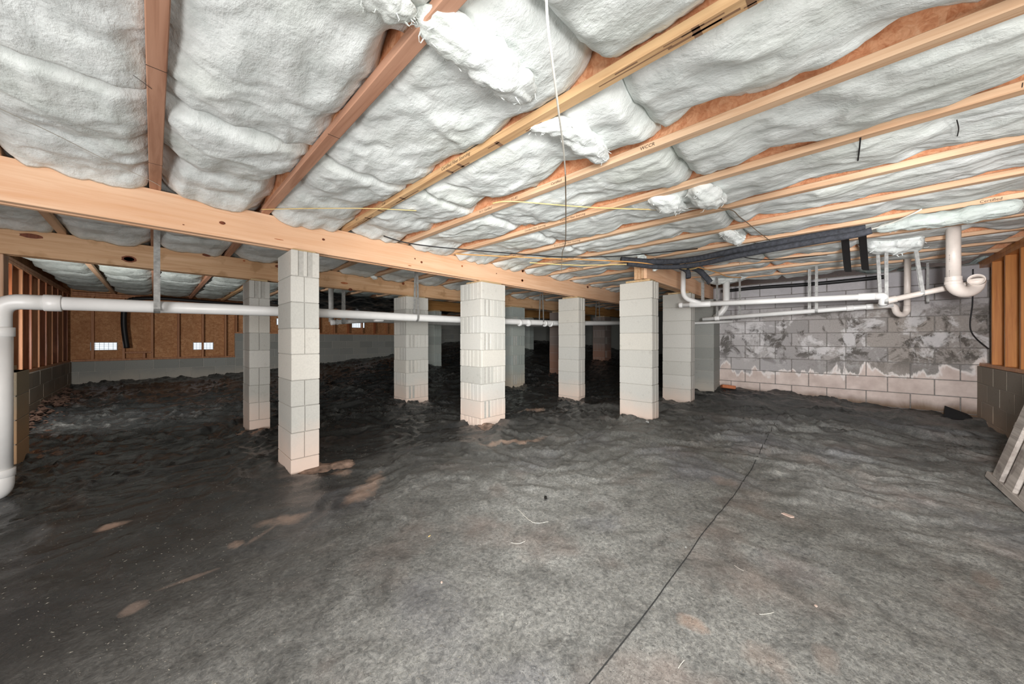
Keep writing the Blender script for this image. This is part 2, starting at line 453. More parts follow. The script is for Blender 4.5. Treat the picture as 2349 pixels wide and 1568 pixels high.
def simple(name, col, rough=0.5, spec=0.4, var=0.06, scale=20, metal=0):
    m = M(name, rough, spec)
    n = m.noise(m.pos, scale, 3, 0.6)
    m.color(m.ramp(n, [(0.3, tuple(max(0, int(x*(1-var))) for x in col)), (0.7, tuple(min(255, int(x*(1+var*0.4))) for x in col))]))
    m.b.inputs['Metallic'].default_value = metal
    m.bump(n, 0.05, 0.002); return m.m
MAT['pvc'] = simple('white_pvc', (232, 232, 230), 0.32, 0.5, 0.03, 6)
MAT['pvc_w'] = simple('warm_white_pvc', (226, 216, 208), 0.38, 0.45, 0.06, 8)
MAT['pvc_in'] = simple('pipe_bore', (150, 140, 132), 0.6)
MAT['pvc_g'] = simple('grey_pvc', (176, 176, 172), 0.45, 0.4, 0.08)
MAT['strap'] = simple('galvanised_strap', (150, 150, 148), 0.5, 0.5, 0.2, 30, 0.3)
MAT['foam'] = simple('black_foam_tube', (66, 68, 74), 0.8, 0.3, 0.25, 40)
MAT['black'] = simple('black_rubber', (30, 30, 31), 0.5, 0.4)
MAT['sheet'] = simple('black_sheet', (34, 36, 37), 0.3, 0.6)
MAT['wire_y'] = simple('yellow_cable', (236, 206, 138), 0.45)
MAT['wire_o'] = simple('orange_cable', (222, 166, 100), 0.45)
MAT['wire_w'] = simple('white_cable', (226, 224, 214), 0.45)
MAT['wire_b'] = simple('brown_wire', (120, 104, 84), 0.5)
MAT['ink'] = simple('stamp_ink', (64, 50, 42), 0.8)
MAT['ink2'] = simple('black_print', (40, 40, 40), 0.8)
MAT['knot'] = wood('knot_dark', (128, 70, 44), (84, 42, 26), 'z', 0.5, 3)
MAT['knot_l'] = wood('knot_light', (190, 120, 78), (160, 92, 56), 'z', 0.5, 3)
MAT['stain'] = simple('brown_stain', (140, 108, 82), 0.8)
MAT['clay'] = simple('bare_clay', (150, 128, 114), 0.95, 0.1, 0.35, 14)
MAT['grille'] = simple('vent_grille', (178, 188, 196), 0.5)
MAT['chip'] = simple('wood_chip', (230, 206, 192), 0.8)
MAT['pale'] = simple('pale_scrap', (196, 200, 200), 0.7)
MAT['rubble'] = simple('clay_rubble', (96, 76, 66), 0.95, 0.1, 0.35, 30)
MAT['dark_hole'] = simple('dark_cavity', (26, 24, 23), 0.9)

# ------------------------------------------------------------------ ground
FP = np.array([  # world x, y, height relative to the camera's ground
 (0,0,-.0),(2,0,-.0),(0,2,0),(1,1,0),(2,2,0),(.9,3.1,0),(3,3.1,.03),(4.8,3.2,.07),(4.1,1.7,.14),(5.5,1.7,.14),
 (6.9,1.4,.22),(6.9,0,.16),(6.9,-1.2,.10),(5.5,-1.2,.05),(3.8,-.9,.02),(3.5,.6,.06),(.9,5.1,-.05),(2.9,5.1,.07),(5.3,5.1,.02),(7.0,5.1,.19),(9.4,5.2,.40),
 (-.9,5.2,.0),(-.9,3.2,0),(-1.1,8,.08),(-1.1,10.8,.17),(.3,10.8,.17),(1.4,10.8,.20),(2.2,10.8,.28),(3.5,10.8,.39),(5.2,10.8,.50),(7.5,10.8,.93),(10,10.8,1.0),
 (4.6,7.1,.43),(8.1,7.1,.80),(.5,7.6,.04),(2.5,7.6,.16),(12,6,.7),(12,3,.5),(9,3,.3),(7.2,3,.2),(6,8.6,.62),
 (-4,-4,0),(3,-4,0),(-4,2,0),(10,9,.95)], float)
def _rbf():
    P = FP[:, :2]; D = np.sqrt(((P[:, None]-P[None])**2).sum(-1)); A = -D + np.eye(len(P))*0.0
    n = len(P); Q = np.hstack([np.ones((n, 1)), P]); S = np.zeros((n+3, n+3)); S[:n, :n] = A; S[:n, n:] = Q; S[n:, :n] = Q.T
    return np.linalg.solve(S, np.concatenate([FP[:, 2], np.zeros(3)]))
_w = _rbf()
def ground(x, y):
    x = np.asarray(x, float); y = np.asarray(y, float); t = np.zeros(np.broadcast(x, y).shape) + _w[-3] + _w[-2]*x + _w[-1]*y
    for (a, b, _), w in zip(FP, _w): t = t - w*np.sqrt((x-a)**2+(y-b)**2+0.02)
    return t
def g1(x, y): return float(ground(x, y))
def ax_steps(lo, fine0, fine1, hi, d, D):
    return np.concatenate([np.arange(lo, fine0, D), np.arange(fine0, fine1, d), np.arange(fine1, hi+D, D)])
gx = ax_steps(-5.0, -1.3, 7.2, 12.2, 0.026, 0.09)
gy = ax_steps(-5.0, -1.4, 8.0, 11.2, 0.026, 0.05)
GX, GY = np.meshgrid(gx, gy, indexing='ij')
R = np.hypot(GX+0.8, GY+0.8); TH = np.arctan2(GY+0.8, GX+0.8)
wx = fbm(GX*0.8, GY*0.8, 3, 5)*0.5; wy = fbm(GX*0.8, GY*0.8, 3, 9)*0.5
far = np.clip((R-2.9)/2.6, 0, 1)
wr = ridged((R+wx)*2.6, TH*R*0.55+wy*2, 3, 3)
wr2 = ridged((GX*0.8+GY*0.6+wx)*2.0, (GY*0.8-GX*0.6)*0.6+wy, 2, 23)
wr3 = ridged((R+wx*1.6)*7.5, TH*R*1.7+wy*3, 2, 41)
def crease(x, y, sd, p=14): return (1-np.clip(np.abs(perlin(x, y, sd)), 0, 1))**p
mask = np.clip(fbm(GX*0.7, GY*0.7, 2, 61)+0.55, 0, 1)
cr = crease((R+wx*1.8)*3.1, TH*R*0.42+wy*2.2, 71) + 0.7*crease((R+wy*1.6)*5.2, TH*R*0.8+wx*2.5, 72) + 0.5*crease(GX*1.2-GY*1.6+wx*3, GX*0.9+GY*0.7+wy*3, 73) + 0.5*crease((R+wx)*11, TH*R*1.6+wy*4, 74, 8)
amp = (0.004 + 0.036*far)
GZ = ground(GX, GY) + fbm(GX*0.9, GY*0.9, 3, 2)*0.02*(0.3+far) + amp*(wr-0.9) + amp*0.6*(wr2-0.9) + (0.0016+0.013*far)*(wr3-0.8) + fbm(GX*9, GY*9, 3, 8)*0.0016 + cr*mask*(0.004+0.026*far)
fl = link('floor', grid_mesh('floor', np.stack([GX, GY, GZ], -1), MAT['floor'])); struct(fl)
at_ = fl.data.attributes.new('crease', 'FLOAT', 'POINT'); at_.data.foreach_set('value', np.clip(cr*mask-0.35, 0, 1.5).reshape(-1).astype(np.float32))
gz_off = 0.0
def ribbon_on_ground(name, pix, w, mat, lift=0.004, n=12, thick=0.004, parent=fl, zfun=None):
    pts = spline([Vector((p.x, p.y, 0)) for p in [on_z(a, b, 0.02) for a, b in pix]], n)
    vs = []; fs = []
    for i, p in enumerate(pts):
        d = (pts[min(i+1, len(pts)-1)] - pts[max(i-1, 0)]).normalized(); s = Vector((-d.y, d.x, 0))
        ww = w * (0.6+0.5*abs(math.sin(i*1.7))) * min(1.0, 0.12+i*0.12, 0.12+(len(pts)-1-i)*0.12)
        for sgn, up in ((-1, 0.0), (0, 1.0), (1, 0.0)):
            q = p + s*sgn*ww*0.5
            vs.append((q.x, q.y, surf(q.x, q.y) + lift + up*thick))
    for i in range(len(pts)-1):
        for k in range(2): fs.append((3*i+k, 3*i+k+1, 3*i+4+k, 3*i+3+k))
    mb = MB(); mb.add(vs, fs); return mb.build(name, mat, parent)
def surf(x, y):
    i = min(max(int(np.searchsorted(gx, x))-1, 0), len(gx)-2); j = min(max(int(np.searchsorted(gy, y))-1, 0), len(gy)-2)
    tx = (x-gx[i])/(gx[i+1]-gx[i]); ty = (y-gy[j])/(gy[j+1]-gy[j])
    return float(GZ[i, j]*(1-tx)*(1-ty)+GZ[i+1, j]*tx*(1-ty)+GZ[i, j+1]*(1-tx)*ty+GZ[i+1, j+1]*tx*ty)

# ------------------------------------------------------------------ block walls
BL, BHT = 0.4064, 0.2032
def block_mesh(L, T, h, mat, name='concrete_block'):
    mb = MB(); mb.cbox(-L/2, L/2, -T/2, T/2, -h/2, h/2, 0.004); return mb.mesh(name, mat)
def block_wall(wall, axis, face, into, a0, a1, ztop, zlow, mat, shift=0.0, depth=0.06, skip=None, limit=300):
    """stretcher-bond blocks on a plane; axis 'x': runs along x at y=face; into: +1/-1 direction away from the room"""
    full = block_mesh(BL-0.009, depth, BHT-0.009, mat); cache = {}
    rows = int(math.ceil((ztop - zlow)/BHT)); cnt = 0
    for r in range(rows):
        zc = ztop - (r+0.5)*BHT
        off = shift + (0.5*BL if r % 2 else 0)
        k = math.floor((a0-off)/BL)
        while off + k*BL < a1 - 0.02:
            s, e = max(off+k*BL, a0), min(off+(k+1)*BL, a1); k += 1
            if e - s < 0.05: continue
            if skip and skip(s, e, zc): continue
            L = e - s
            if abs(L-BL) < 0.002: me = full
            else:
                key = round(L, 3)
                if key not in cache: cache[key] = block_mesh(L-0.009, depth, BHT-0.009, mat)
                me = cache[key]
            if zc + BHT/2 < g1((s+e)/2 if axis == 'x' else face, face if axis == 'x' else (s+e)/2) - 0.12: continue
            o = link('concrete_block', me, wall); cnt += 1
            c = face + into*(depth/2) + random.uniform(-0.0015, 0.0015)
            if axis == 'x': o.location = ((s+e)/2, c, zc)
            else: o.location = (c, (s+e)/2, zc); o.rotation_euler = (0, 0, math.pi/2)
    return cnt
def panel_fix(): pass
def slab(name, x0, x1, y0, y1, z0, z1, mat, parent=None):
    mb = MB(); mb.box(x0, x1, y0, y1, z0, z1); return mb.build(name, mat, parent)

random.seed(4)
ZJ = 0.945 + H        # underside of the joists
ZSUB = ZJ + 0.30      # underside of the subfloor
XL, YB, XR, YR, XF = -1.10, 10.8, 6.90, -1.23, 12.0

# ceiling: subfloor panels
ceil = struct(slab('ceiling', -5.2, XF+0.3, -5.2, YB+0.3, ZSUB+0.02, ZSUB+0.05, MAT['subfloor']))
pm = MB(); pm.cbox(-0.605, 0.605, -1.215, 1.215, -0.009, 0.009, 0.003); pmesh = pm.mesh('subfloor_panel', MAT['subfloor'])
for i in range(7):
    for j in range(5):
        o = link('subfloor_panel', pmesh, ceil); o.location = (-0.5+i*1.22, -0.1+j*2.44, ZSUB+0.010)

# right-hand block wall (runs along y at x = 6.9)
wr_ = struct(slab('wall_right', XR+0.008, XR+0.2, YR-0.2, 2.05, -0.2, ZJ-0.02, MAT['mortar_dark']))
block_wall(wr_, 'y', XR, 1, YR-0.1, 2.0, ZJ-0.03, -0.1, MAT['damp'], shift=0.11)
# return of that wall beyond which the crawl space widens
wret = struct(slab('wall_return', XR+0.008, XF, 1.85, 2.04, -0.2, ZJ-0.02, MAT['found']))

# stud wall on a block foundation along y = -1.23, far right of the picture
def osb_wall(wall, axis, face, into, a0, a1, z0, z1, studs, depth=0.10, vents=(), stud_mats=None, panel_w=0.0, plate=True, sheath=None, ext=(0.13, 0.13)):
    """studs, plates and OSB panels behind them; vents = list of (s0, s1, zlo, zhi)"""
    f0, f1 = sorted((face, face+into*depth)); g0, g1_ = sorted((face+into*depth, face+into*(depth+0.012)))
    def bx(name, s, e, lo, hi, mat, a=f0, b=f1):
        mb = MB()
        if axis == 'x': mb.cbox(s, e, a, b, lo, hi, 0.002)
        else: mb.cbox(a, b, s, e, lo, hi, 0.002)
        return mb.build(name, mat, wall)
    if plate:
        bx('sill_plate', a0, a1, z0, z0+0.038, stud_mats[0]); bx('top_plate', a0, a1, z1-0.038, z1, stud_mats[0])
        bx('top_plate', a0, a1, z1-0.078, z1-0.040, stud_mats[0])
    for i, s in enumerate(studs):
        bx('stud', s-0.019, s+0.019, z0+0.038, z1-0.078, stud_mats[i % len(stud_mats)])
    # sheathing cut round the vents
    a0 -= ext[0]; a1 += ext[1]
    edges = sorted(set([a0, a1] + [v for q in vents for v in q[:2]] + [a0+1.22*k for k in range(1, int((a1-a0)/1.22)+1)]))
    edges = [e for e in edges if a0 <= e <= a1]
    for s, e in zip(edges, edges[1:]):
        if e - s < 0.01: continue
        hole = [q for q in vents if q[0] <= (s+e)/2 <= q[1]]
        if hole:
            q = hole[0]; bx('osb_panel', s, e, z0, q[2], sheath or MAT['osb'], g0, g1_); bx('osb_panel', s, e, q[3], ZSUB, sheath or MAT['osb'], g0, g1_)
        else: bx('osb_panel', s, e, z0, ZSUB, sheath or MAT['osb'], g0, g1_)
win_n = [0]
def vent(axis, face, into, q, depth=0.10):
    win_n[0] += 1
    s, e, lo, hi = q; fr = MB(); f = face+into*(depth+0.006); t = 0.010
    def b(mb, s0, s1, z0, z1, d=0.012):
        a, c = sorted((f-into*d, f+into*d))
        if axis == 'x': mb.box(s0, s1, a, c, z0, z1)
        else: mb.box(a, c, s0, s1, z0, z1)
    b(fr, s, e, lo, lo+t); b(fr, s, e, hi-t, hi); b(fr, s, s+t, lo+t, hi-t); b(fr, e-t, e, lo+t, hi-t)
    o = struct(fr.build('window_%d' % win_n[0], MAT['grille']))
    g = MB(); n = 6
    for k in range(1, n): x = s+(e-s)*k/n; b(g, x-0.0025, x+0.0025, lo+t, hi-t, 0.004)
    g.build('grille_bars', MAT['grille'], o)
    lv = MB()
    for k in range(1, 4): z = lo+(hi-lo)*k/4; b(lv, s+t, e-t, z-0.0025, z+0.0025, 0.005)
    lv.build('louver', MAT['grille'], o)

ZFR = -0.315 + H
wnear = struct(slab('wall_near_right', 3.0, XR+0.1, YR-0.25, YR-0.004, -0.25, ZFR-0.002, MAT['parge']))
block_wall(wnear, 'x', YR, -1, 3.0, XR-0.01, ZFR, -0.1, MAT['parge'], shift=0.2, depth=0.05)
vr = (5.92, 6.06, ZFR+0.2, ZFR+0.38)  # added vent, lets daylight onto the stud faces
osb_wall(wnear, 'x', YR-0.02, -1, 3.0, XR+0.05, ZFR, ZJ, [6.86-0.41*k for k in range(1, 9)], 0.14, (vr,), [MAT['stud_side']])
vent('x', YR-0.02, -1, vr, 0.14)

# back wall along y = 10.8: block foundation stepping up to the right, studs and OSB above
ZF1, ZF2, ZF3 = -0.43+H, 0.16+H, 0.62+H
wb = struct(slab('wall_back', XL-0.2, 1.40, YB+0.006, YB+0.2, -0.2, ZF1-0.002, MAT['mortar']))
slab('foundation_core', 1.40, 7.25, YB+0.006, YB+0.2, -0.2, ZF2-0.002, MAT['mortar'], wb)
slab('foundation_core', 7.25, XF, YB+0.006, YB+0.2, -0.2, ZF3-0.002, MAT['mortar'], wb)
block_wall(wb, 'x', YB, 1, XL, 1.40, ZF1, 0.0, MAT['found'], depth=0.05)
block_wall(wb, 'x', YB, 1, 1.40, 7.25, ZF2, 0.0, MAT['found'], depth=0.05, shift=1.4)
block_wall(wb, 'x', YB, 1, 7.25, 9.6, ZF3, 0.5, MAT['found'], depth=0.05, shift=7.25)
v1 = (-0.88, -0.52, -0.215+H, -0.05+H); v2 = (0.64, 1.0, -0.235+H, -0.06+H)
v3 = (2.28, 2.72, 0.40+H, 0.58+H); v4 = (4.25, 4.65, 0.375+H, 0.575+H)
st1 = [-0.843+0.4115*k for k in range(6)]
osb_wall(wb, 'x', YB+0.02, 1, XL, 1.40, ZF1, ZJ, st1, 0.10, (v1, v2), [MAT['stud']], ext=(0.13, 0))
osb_wall(wb, 'x', YB+0.02, 1, 1.40, 7.25, ZF2, ZJ, [1.42]+[1.66+0.4115*k for k in range(14)], 0.10, (v3, v4), [MAT['stud'], MAT['stud_red']], ext=(0, 0))
osb_wall(wb, 'x', YB+0.02, 1, 7.25, XF, ZF3, ZJ, [7.5+0.41*k for k in range(6)], 0.10, (), [MAT['stud']], ext=(0, 0.13))
for v in (v1, v2, v3, v4): vent('x', YB+0.02, 1, v)
# small blocking box nailed between two studs
mb = MB(); mb.cbox(-0.41, -0.03, YB-0.01, YB+0.09, -0.135+H-0.15, -0.10+H-0.15, 0.003); mb.build('blocking', MAT['stud'], wb)
mb = MB(); mb.cbox(-0.16, -0.12, YB-0.0, YB+0.09, ZF1+0.038, -0.137+H-0.15, 0.003); mb.build('blocking', MAT['stud'], wb)

# left wall along x = -1.1
wl = struct(slab('wall_left', XL-0.2, XL-0.006, 4.4, YB+0.1, -0.2, ZF1-0.002, MAT['mortar']))
block_wall(wl, 'y', XL, -1, 4.4, YB, ZF1, -0.1, MAT['parge'], depth=0.05)
vl1 = (7.84, 8.02, ZF1+0.2, ZF1+0.36); vl2 = (9.42, 9.75, ZF1+0.2, ZF1+0.36)
osb_wall(wl, 'y', XL-0.02, -1, 4.4, YB, ZF1, ZJ, [5.5+0.46*k for k in range(12)], 0.10, (vl1, vl2), [MAT['stud'], MAT['stud_red']])
vent('y', XL-0.02, -1, vl1); vent('y', XL-0.02, -1, vl2)

# walls that close the space behind and beside the photographer, and the far dark end
struct(slab('wall_rear', -5.2, 3.1, -5.2, -5.0, -0.3, ZSUB, MAT['found']))
struct(slab('wall_side', -5.2, -5.0, -5.0, 4.5, -0.3, ZSUB, MAT['found']))
struct(slab('wall_side_return', -5.0, XL-0.2, 4.4, 4.55, -0.3, ZSUB, MAT['found']))
struct(slab('wall_rear_return', 3.0, 3.1, -5.0, YR-0.3, -0.3, ZSUB, MAT['found']))
struct(slab('wall_far', XF, XF+0.2, 1.8, YB+0.2, -0.3, ZSUB, MAT['found']))

# ------------------------------------------------------------------ piers
def end_block(L, T, h, mat, style):
    """CMU lying along x; its ends show a flanged, grooved face"""
    mb = MB()
    if style == 'plain': mb.cbox(-L/2, L/2, -T/2, T/2, -h/2, h/2, 0.003)
    else:
        mb.cbox(-L/2+0.012, L/2-0.012, -T/2, T/2, -h/2, h/2, 0.003)
        for s in (-1, 1):
            x0, x1 = sorted((s*(L/2-0.013), s*L/2))
            if style == 'flange':
                mb.cbox(x0, x1, -T/2, -T/2+0.048, -h/2, h/2, 0.003); mb.cbox(x0, x1, T/2-0.048, T/2, -h/2, h/2, 0.003)
                mb.cbox(x0, x1-0.003*s if s > 0 else x1, -0.012, 0.012, -h/2, h/2, 0.003)
            elif style == 'split':
                mb.cbox(x0, x1, -T/2, 0.004, -h/2, h/2, 0.003); mb.cbox(x0, x1, 0.008, T/2, -h/2, h/2, 0.003)
            else:
                mb.cbox(x0, x1, -T/2, -T/2+0.055, -h/2, h/2, 0.003); mb.cbox(x0, x1, -T/2+0.062, T/2-0.062, -h/2, h/2, 0.003); mb.cbox(x0, x1, T/2-0.055, T/2, -h/2, h/2, 0.003)
    return mb.mesh('concrete_block', mat)
PB = {}
def pblock(style, mat):
    k = (style, mat.name)
    if k not in PB: PB[k] = end_block(BL-0.006, 0.198, BHT-0.0045, mat, style)
    return PB[k]
def pier(x, y, kind, label, group, mat, ztop=0.69+H, cap=True, capz=None, rot=0):
    """x, y centre; kind 8: one block per course lying along y; 16: two per course, alternating"""
    gb = g1(x, y)
    t = thing('block_pier', label, 'pier', (x, y, gb), group)
    rng = random.Random(int(x*100+y*17)); n = 0; z = ztop; seq = ['split', 'flange', 'grooved']
    hx = 0.1 if kind == 8 else 0.2
    core = MB(); core.box(-hx+0.006, hx-0.006, -0.2+0.009, 0.2-0.009, -0.12, ztop-gb-0.003)
    link('mortar_core', core.mesh('mortar_core', MAT['mortar']), t, (0, 0, 0))
    while z > gb - 0.06:
        zc = z - BHT/2 - gb
        j = lambda: rng.uniform(-0.002, 0.002)
        if kind == 8:
            o = link('concrete_block', pblock('flange' if n == 0 else ('split' if n % 4 else 'plain'), mat), t, (j(), j(), zc)); o.rotation_euler = (0, 0, math.pi/2 + rng.uniform(-.006, .006))
        else:
            for s in (-1, 1):
                if n % 2:
                    o = link('concrete_block', pblock('flange' if s < 0 else 'grooved', mat), t, (s*0.1016+j(), j(), zc)); o.rotation_euler = (0, 0, math.pi/2)
                else:
                    o = link('concrete_block', pblock('grooved', mat), t, (j(), s*0.1016+j(), zc))
        z -= BHT; n += 1
    if cap:
        cz = (capz if capz else ZG0) - gb
        mb = MB(); mb.cbox(-hx*0.82, hx*0.82, -0.15, 0.15, ztop-gb, cz, 0.003)
        o = link('wooden_shim', mb.mesh('wooden_shim', MAT['shim']), t, (0, -0.02, 0))
    return t
ZG0, ZG1 = 0.715+H, ZJ       # girder underside and top
Y1, Y2, Y3, Y4 = 3.24, 5.10, 1.75, 7.15
gp = 'concrete block piers under the girders'
pier(0.83, Y1, 8, 'slim pale concrete block pier nearest the camera, under the near end of the front girder', gp, MAT['block'], 0.70+H)
pier(2.87, Y1, 16, 'wide square block pier with grooved block ends alternating, middle of the front girder', gp, MAT['block'])
pier(4.86, Y1, 8, 'narrow smooth-faced block pier under the front girder, right of the wide grooved pier', gp, MAT['block'])
#pier(6.75, Y1, 8, 'block pier under the far end of the front girder, hidden behind the short girder pier', gp, MAT['block_far'])
pier(4.08, Y3, 8, 'tall plain block pier carrying the cut end of the short right girder', gp, MAT['block'])
pier(5.52, Y3, 8, 'grey block pier with pinkish base just right of the plain pier of the short girder', gp, MAT['block'])
pier(0.86, Y2, 8, 'slim clay-stained block pier under the second girder, behind the nearest pier', gp, MAT['block'])
pier(2.95, Y2+0.02, 16, 'wide block pier under the second girder, left of the grooved front pier', gp, MAT['block'])
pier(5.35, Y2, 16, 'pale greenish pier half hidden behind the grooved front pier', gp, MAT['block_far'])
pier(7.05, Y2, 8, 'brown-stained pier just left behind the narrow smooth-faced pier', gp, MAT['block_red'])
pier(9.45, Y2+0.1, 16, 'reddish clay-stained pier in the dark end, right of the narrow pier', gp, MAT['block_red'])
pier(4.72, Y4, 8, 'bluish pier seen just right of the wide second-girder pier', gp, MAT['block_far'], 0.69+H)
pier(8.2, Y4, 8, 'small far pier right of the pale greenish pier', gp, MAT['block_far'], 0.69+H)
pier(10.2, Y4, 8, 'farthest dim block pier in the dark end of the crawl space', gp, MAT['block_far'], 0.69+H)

def pilaster(wall, x0, x1, y0, y1, ztop, mat, name):
    """engaged block pilaster: parts of its wall"""
    slab('pilaster_core', x0+0.008, x1-0.008, y0+0.008, y1-0.008, -0.15, ztop-0.003, MAT['mortar'], wall)
    z = ztop; n = 0
    while z > -0.1:
        cuts = [(x0, x1)] if n % 2 else [(x0, x1)]
        mb = MB(); mb.cbox(x0, x1, y0, y1, z-BHT+0.004, z-0.003, 0.004); mb.build('concrete_block', mat, wall)
        z -= BHT; n += 1
pilaster(wr_, 6.50, XR, 1.50, 2.0, 0.69+H, MAT['found'], 'right')
pilaster(wl, XL, -0.79, 4.98, 5.40, -0.27+H, MAT['found_tan'], 'left')
mb = MB(); mb.cbox(XL-0.02, -0.86, 4.93, 5.43, -0.27+H, -0.232+H, 0.003); mb.build('pilaster_cap', MAT['shim'], wl)
mb = MB(); mb.cbox(XL-0.01, -0.86, 5.02, 5.17, -0.232+H, ZG0-0.001, 0.004); mb.build('girder_post', MAT['girder_y'], wl)

# ------------------------------------------------------------------ girders
def girder(y0, x0, x1, mats, label, plies=3, zb=ZG0, zt=ZG1, name='built_up_girder', t=0.038):
    th = thing(name, label, 'girder', ((x0+x1)/2, y0+t*plies/2, zb), 'built-up girders')
    for i in range(plies):
        mb = MB(); dz = (0, 0.006, -0.003)[i % 3]
        mb.cbox(x0 + (0, .012, .0)[i % 3], x1, y0+i*t+0.0006, y0+(i+1)*t-0.0006, zb+max(0, dz), zt-0.001, 0.0025)
        mb.build('ply', mats[min(i, len(mats)-1)], th)
    return th
def knots(parent, y0, spots):
    for (x, y, rx, rz, mt) in spots:
        p = on_y(x, y, y0); mb = MB(); n = 16
        ring = [(p.x+rx*math.cos(2*math.pi*k/n)*(1+0.1*math.sin(3*k)), y0-0.0012, p.z+rz*math.sin(2*math.pi*k/n)) for k in range(n)]
        ring2 = [(q[0], y0+0.002, q[2]) for q in ring]
        mb.add(ring+ring2, [tuple(range(n))] + [(k, (k+1) % n, n+(k+1) % n, n+k) for k in range(n)])
        mb.build('knot', mt, parent)
g1a = girder(3.10, -5.0, 7.0, [MAT['girder'], MAT['girder'], MAT['girder']], 'bright peach pine front girder on the nearest row of piers')
K, KL = MAT['knot'], MAT['knot_l']
knots(g1a, 3.10, [(510, 511, .017, .011, K), (421, 515, .005, .003, K), (742, 549, .011, .009, K), (952, 593, .008, .007, K), (967, 601, .012, .011, K),
                  (640, 549, .03, .003, KL), (1060, 610, .013, .010, KL), (1058, 596, .005, .006, K), (1139, 627, .008, .007, K), (1199, 621, .025, .022, KL), (1199, 621, .016, .014, K),
                  (1198, 643, .025, .019, KL), (1198, 643, .017, .012, K), (1348, 658, .03, .02, K), (940, 609, .02, .004, KL)])
g2a = girder(5.00, -1.085, 7.05, [MAT['girder_b'], MAT['girder_b']], 'duller knotty pine second girder running behind the front girder', 3)
knots(g2a, 5.00, [(296, 594, .05, .032, K), (296, 594, .035, .02, KL), (72, 541, .06, .02, K), (475, 585, .04, .016, K), (641, 611, .045, .02, K), (804, 664, .028, .02, K), (925, 650, .022, .02, K),
                  (790, 649, .05, .014, KL), (560, 598, .012, .01, KL)])
g3a = girder(1.60, 3.95, 6.9, [MAT['girder'], MAT['girder_b']], 'short peach girder with a cut end, bearing on two piers and the block wall', 4)
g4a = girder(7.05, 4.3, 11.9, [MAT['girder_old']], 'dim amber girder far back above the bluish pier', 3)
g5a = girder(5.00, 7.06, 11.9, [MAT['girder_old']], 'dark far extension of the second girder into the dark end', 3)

# ------------------------------------------------------------------ joists
SP = 0.5705; X0J = 0.008
ords = ['first', 'second', 'third', 'fourth', 'fifth', 'sixth', 'seventh', 'eighth', 'ninth', 'tenth', 'eleventh', 'twelfth', 'thirteenth', 'fourteenth', 'fifteenth', 'sixteenth', 'seventeenth', 'eighteenth', 'nineteenth', 'twentieth', 'twenty-first', 'twenty-second', 'twenty-third']
def jx(k): return X0J + SP*k
FW, FH = 0.026, 0.036
jmats = {0: 'flange_r', 1: 'flange_r', 2: 'flange_m'}
joist_obj = {}
for k in range(-1, 21):
    x = jx(k)
    if 6.6 < x < 7.0: pass
    y0 = -1.36 if x < 6.85 else 2.05
    if -1 <= k <= 5 : y0 = -5.0 if x < 2.9 else -1.36
    y1 = YB+0.06
    col = {0: 'reddish-brown', 1: 'reddish-brown', 2: 'print-marked, stained', 3: 'pale print-marked'}.get(k, 'pale')
    if k == -1: lab = 'wooden I-joist nearest the left wall, mostly outside the frame'
    elif k == 0: lab = 'reddish-brown wooden I-joist passing straight over the camera at the left'
    elif k <= 11: lab = '%s wooden I-joist, %s across counting right from the one over the camera' % (col, ords[k])
    else: lab = 'dim wooden I-joist over the dark end, %s beyond the block wall' % ords[k-12]
    t = thing('wooden_joist', lab, 'joist', (x, (y0+y1)/2, ZJ), 'wooden I-joists of the floor above')
    fm = MAT[jmats.get(k, 'flange')]
    mb = MB(); mb.cbox(x-FW, x+FW, y0, y1, ZJ, ZJ+FH, 0.003); mb.build('bottom_flange', fm, t)
    mb = MB(); mb.cbox(x-FW, x+FW, y0, y1, ZSUB-FH, ZSUB-0.001, 0.003); mb.build('top_flange', fm, t)
    mb = MB(); mb.box(x-0.005, x+0.005, y0, y1, ZJ+FH-0.001, ZSUB-FH+0.001); mb.build('web', MAT['web'], t)
    joist_obj[k] = t

def text_mesh(o, parent):
    dg = bpy.context.evaluated_depsgraph_get(); me = bpy.data.meshes.new_from_object(o.evaluated_get(dg))
    n = bpy.data.objects.new('lettering', me); C.objects.link(n); n.parent = parent
    n.location = o.location; n.rotation_euler = o.rotation_euler
    bpy.data.objects.remove(o); n.name = 'lettering'; return n
def stamp(text, k, y, size=0.021, mat=None, side=True, zoff=0.008):
    cu = bpy.data.curves.new('lettering', 'FONT'); cu.body = text; cu.size = size; cu.extrude = 0.0002; cu.shear = 0.1
    cu.resolution_u = 2
    cu.materials.append(mat or MAT['ink'])
    o = bpy.data.objects.new('text', cu); C.objects.link(o)
    base = joist_obj[k].location
    if side:
        o.rotation_euler = Matrix(((0, 0, -1), (-1, 0, 0), (0, 1, 0))).to_euler()
        o.location = Vector((jx(k)-FW-0.0006, y, ZJ+zoff)) - base
    return text_mesh(o, joist_obj[k])
stamp('Certified Fiber Sourcing', 2, 1.62, 0.026); stamp('11-41', 2, 2.35, 0.024); stamp('R 11', 2, 2.80, 0.024)
stamp('11-41', 3, 1.62, 0.026); stamp('R 11  Certified', 3, 1.95, 0.022); stamp('Certified', 3, 1.28, 0.022); stamp('WCCR', 3, 0.72, 0.024)
stamp('Certified Fiber Sourcing', 4, 1.62, 0.024); stamp('Certified Fiber Sourcing', 4, 2.0, 0.024); stamp('11-41', 4, -0.50, 0.026)
stamp('R 11 Certified Fiber Sourcing', 5, 2.10, 0.026); stamp('R 11  20-41', 5, 2.75, 0.024)
stamp('R 11 Certified Fiber Sourcing', 6, 2.55, 0.026); stamp('Certified Fiber Sourcing', 7, 2.7, 0.024)
stamp('Certified', 7, -0.72, 0.026)
stamp('11-41  R 11', 9, 1.9, 0.024); stamp('R 11', 9, 0.9, 0.024)
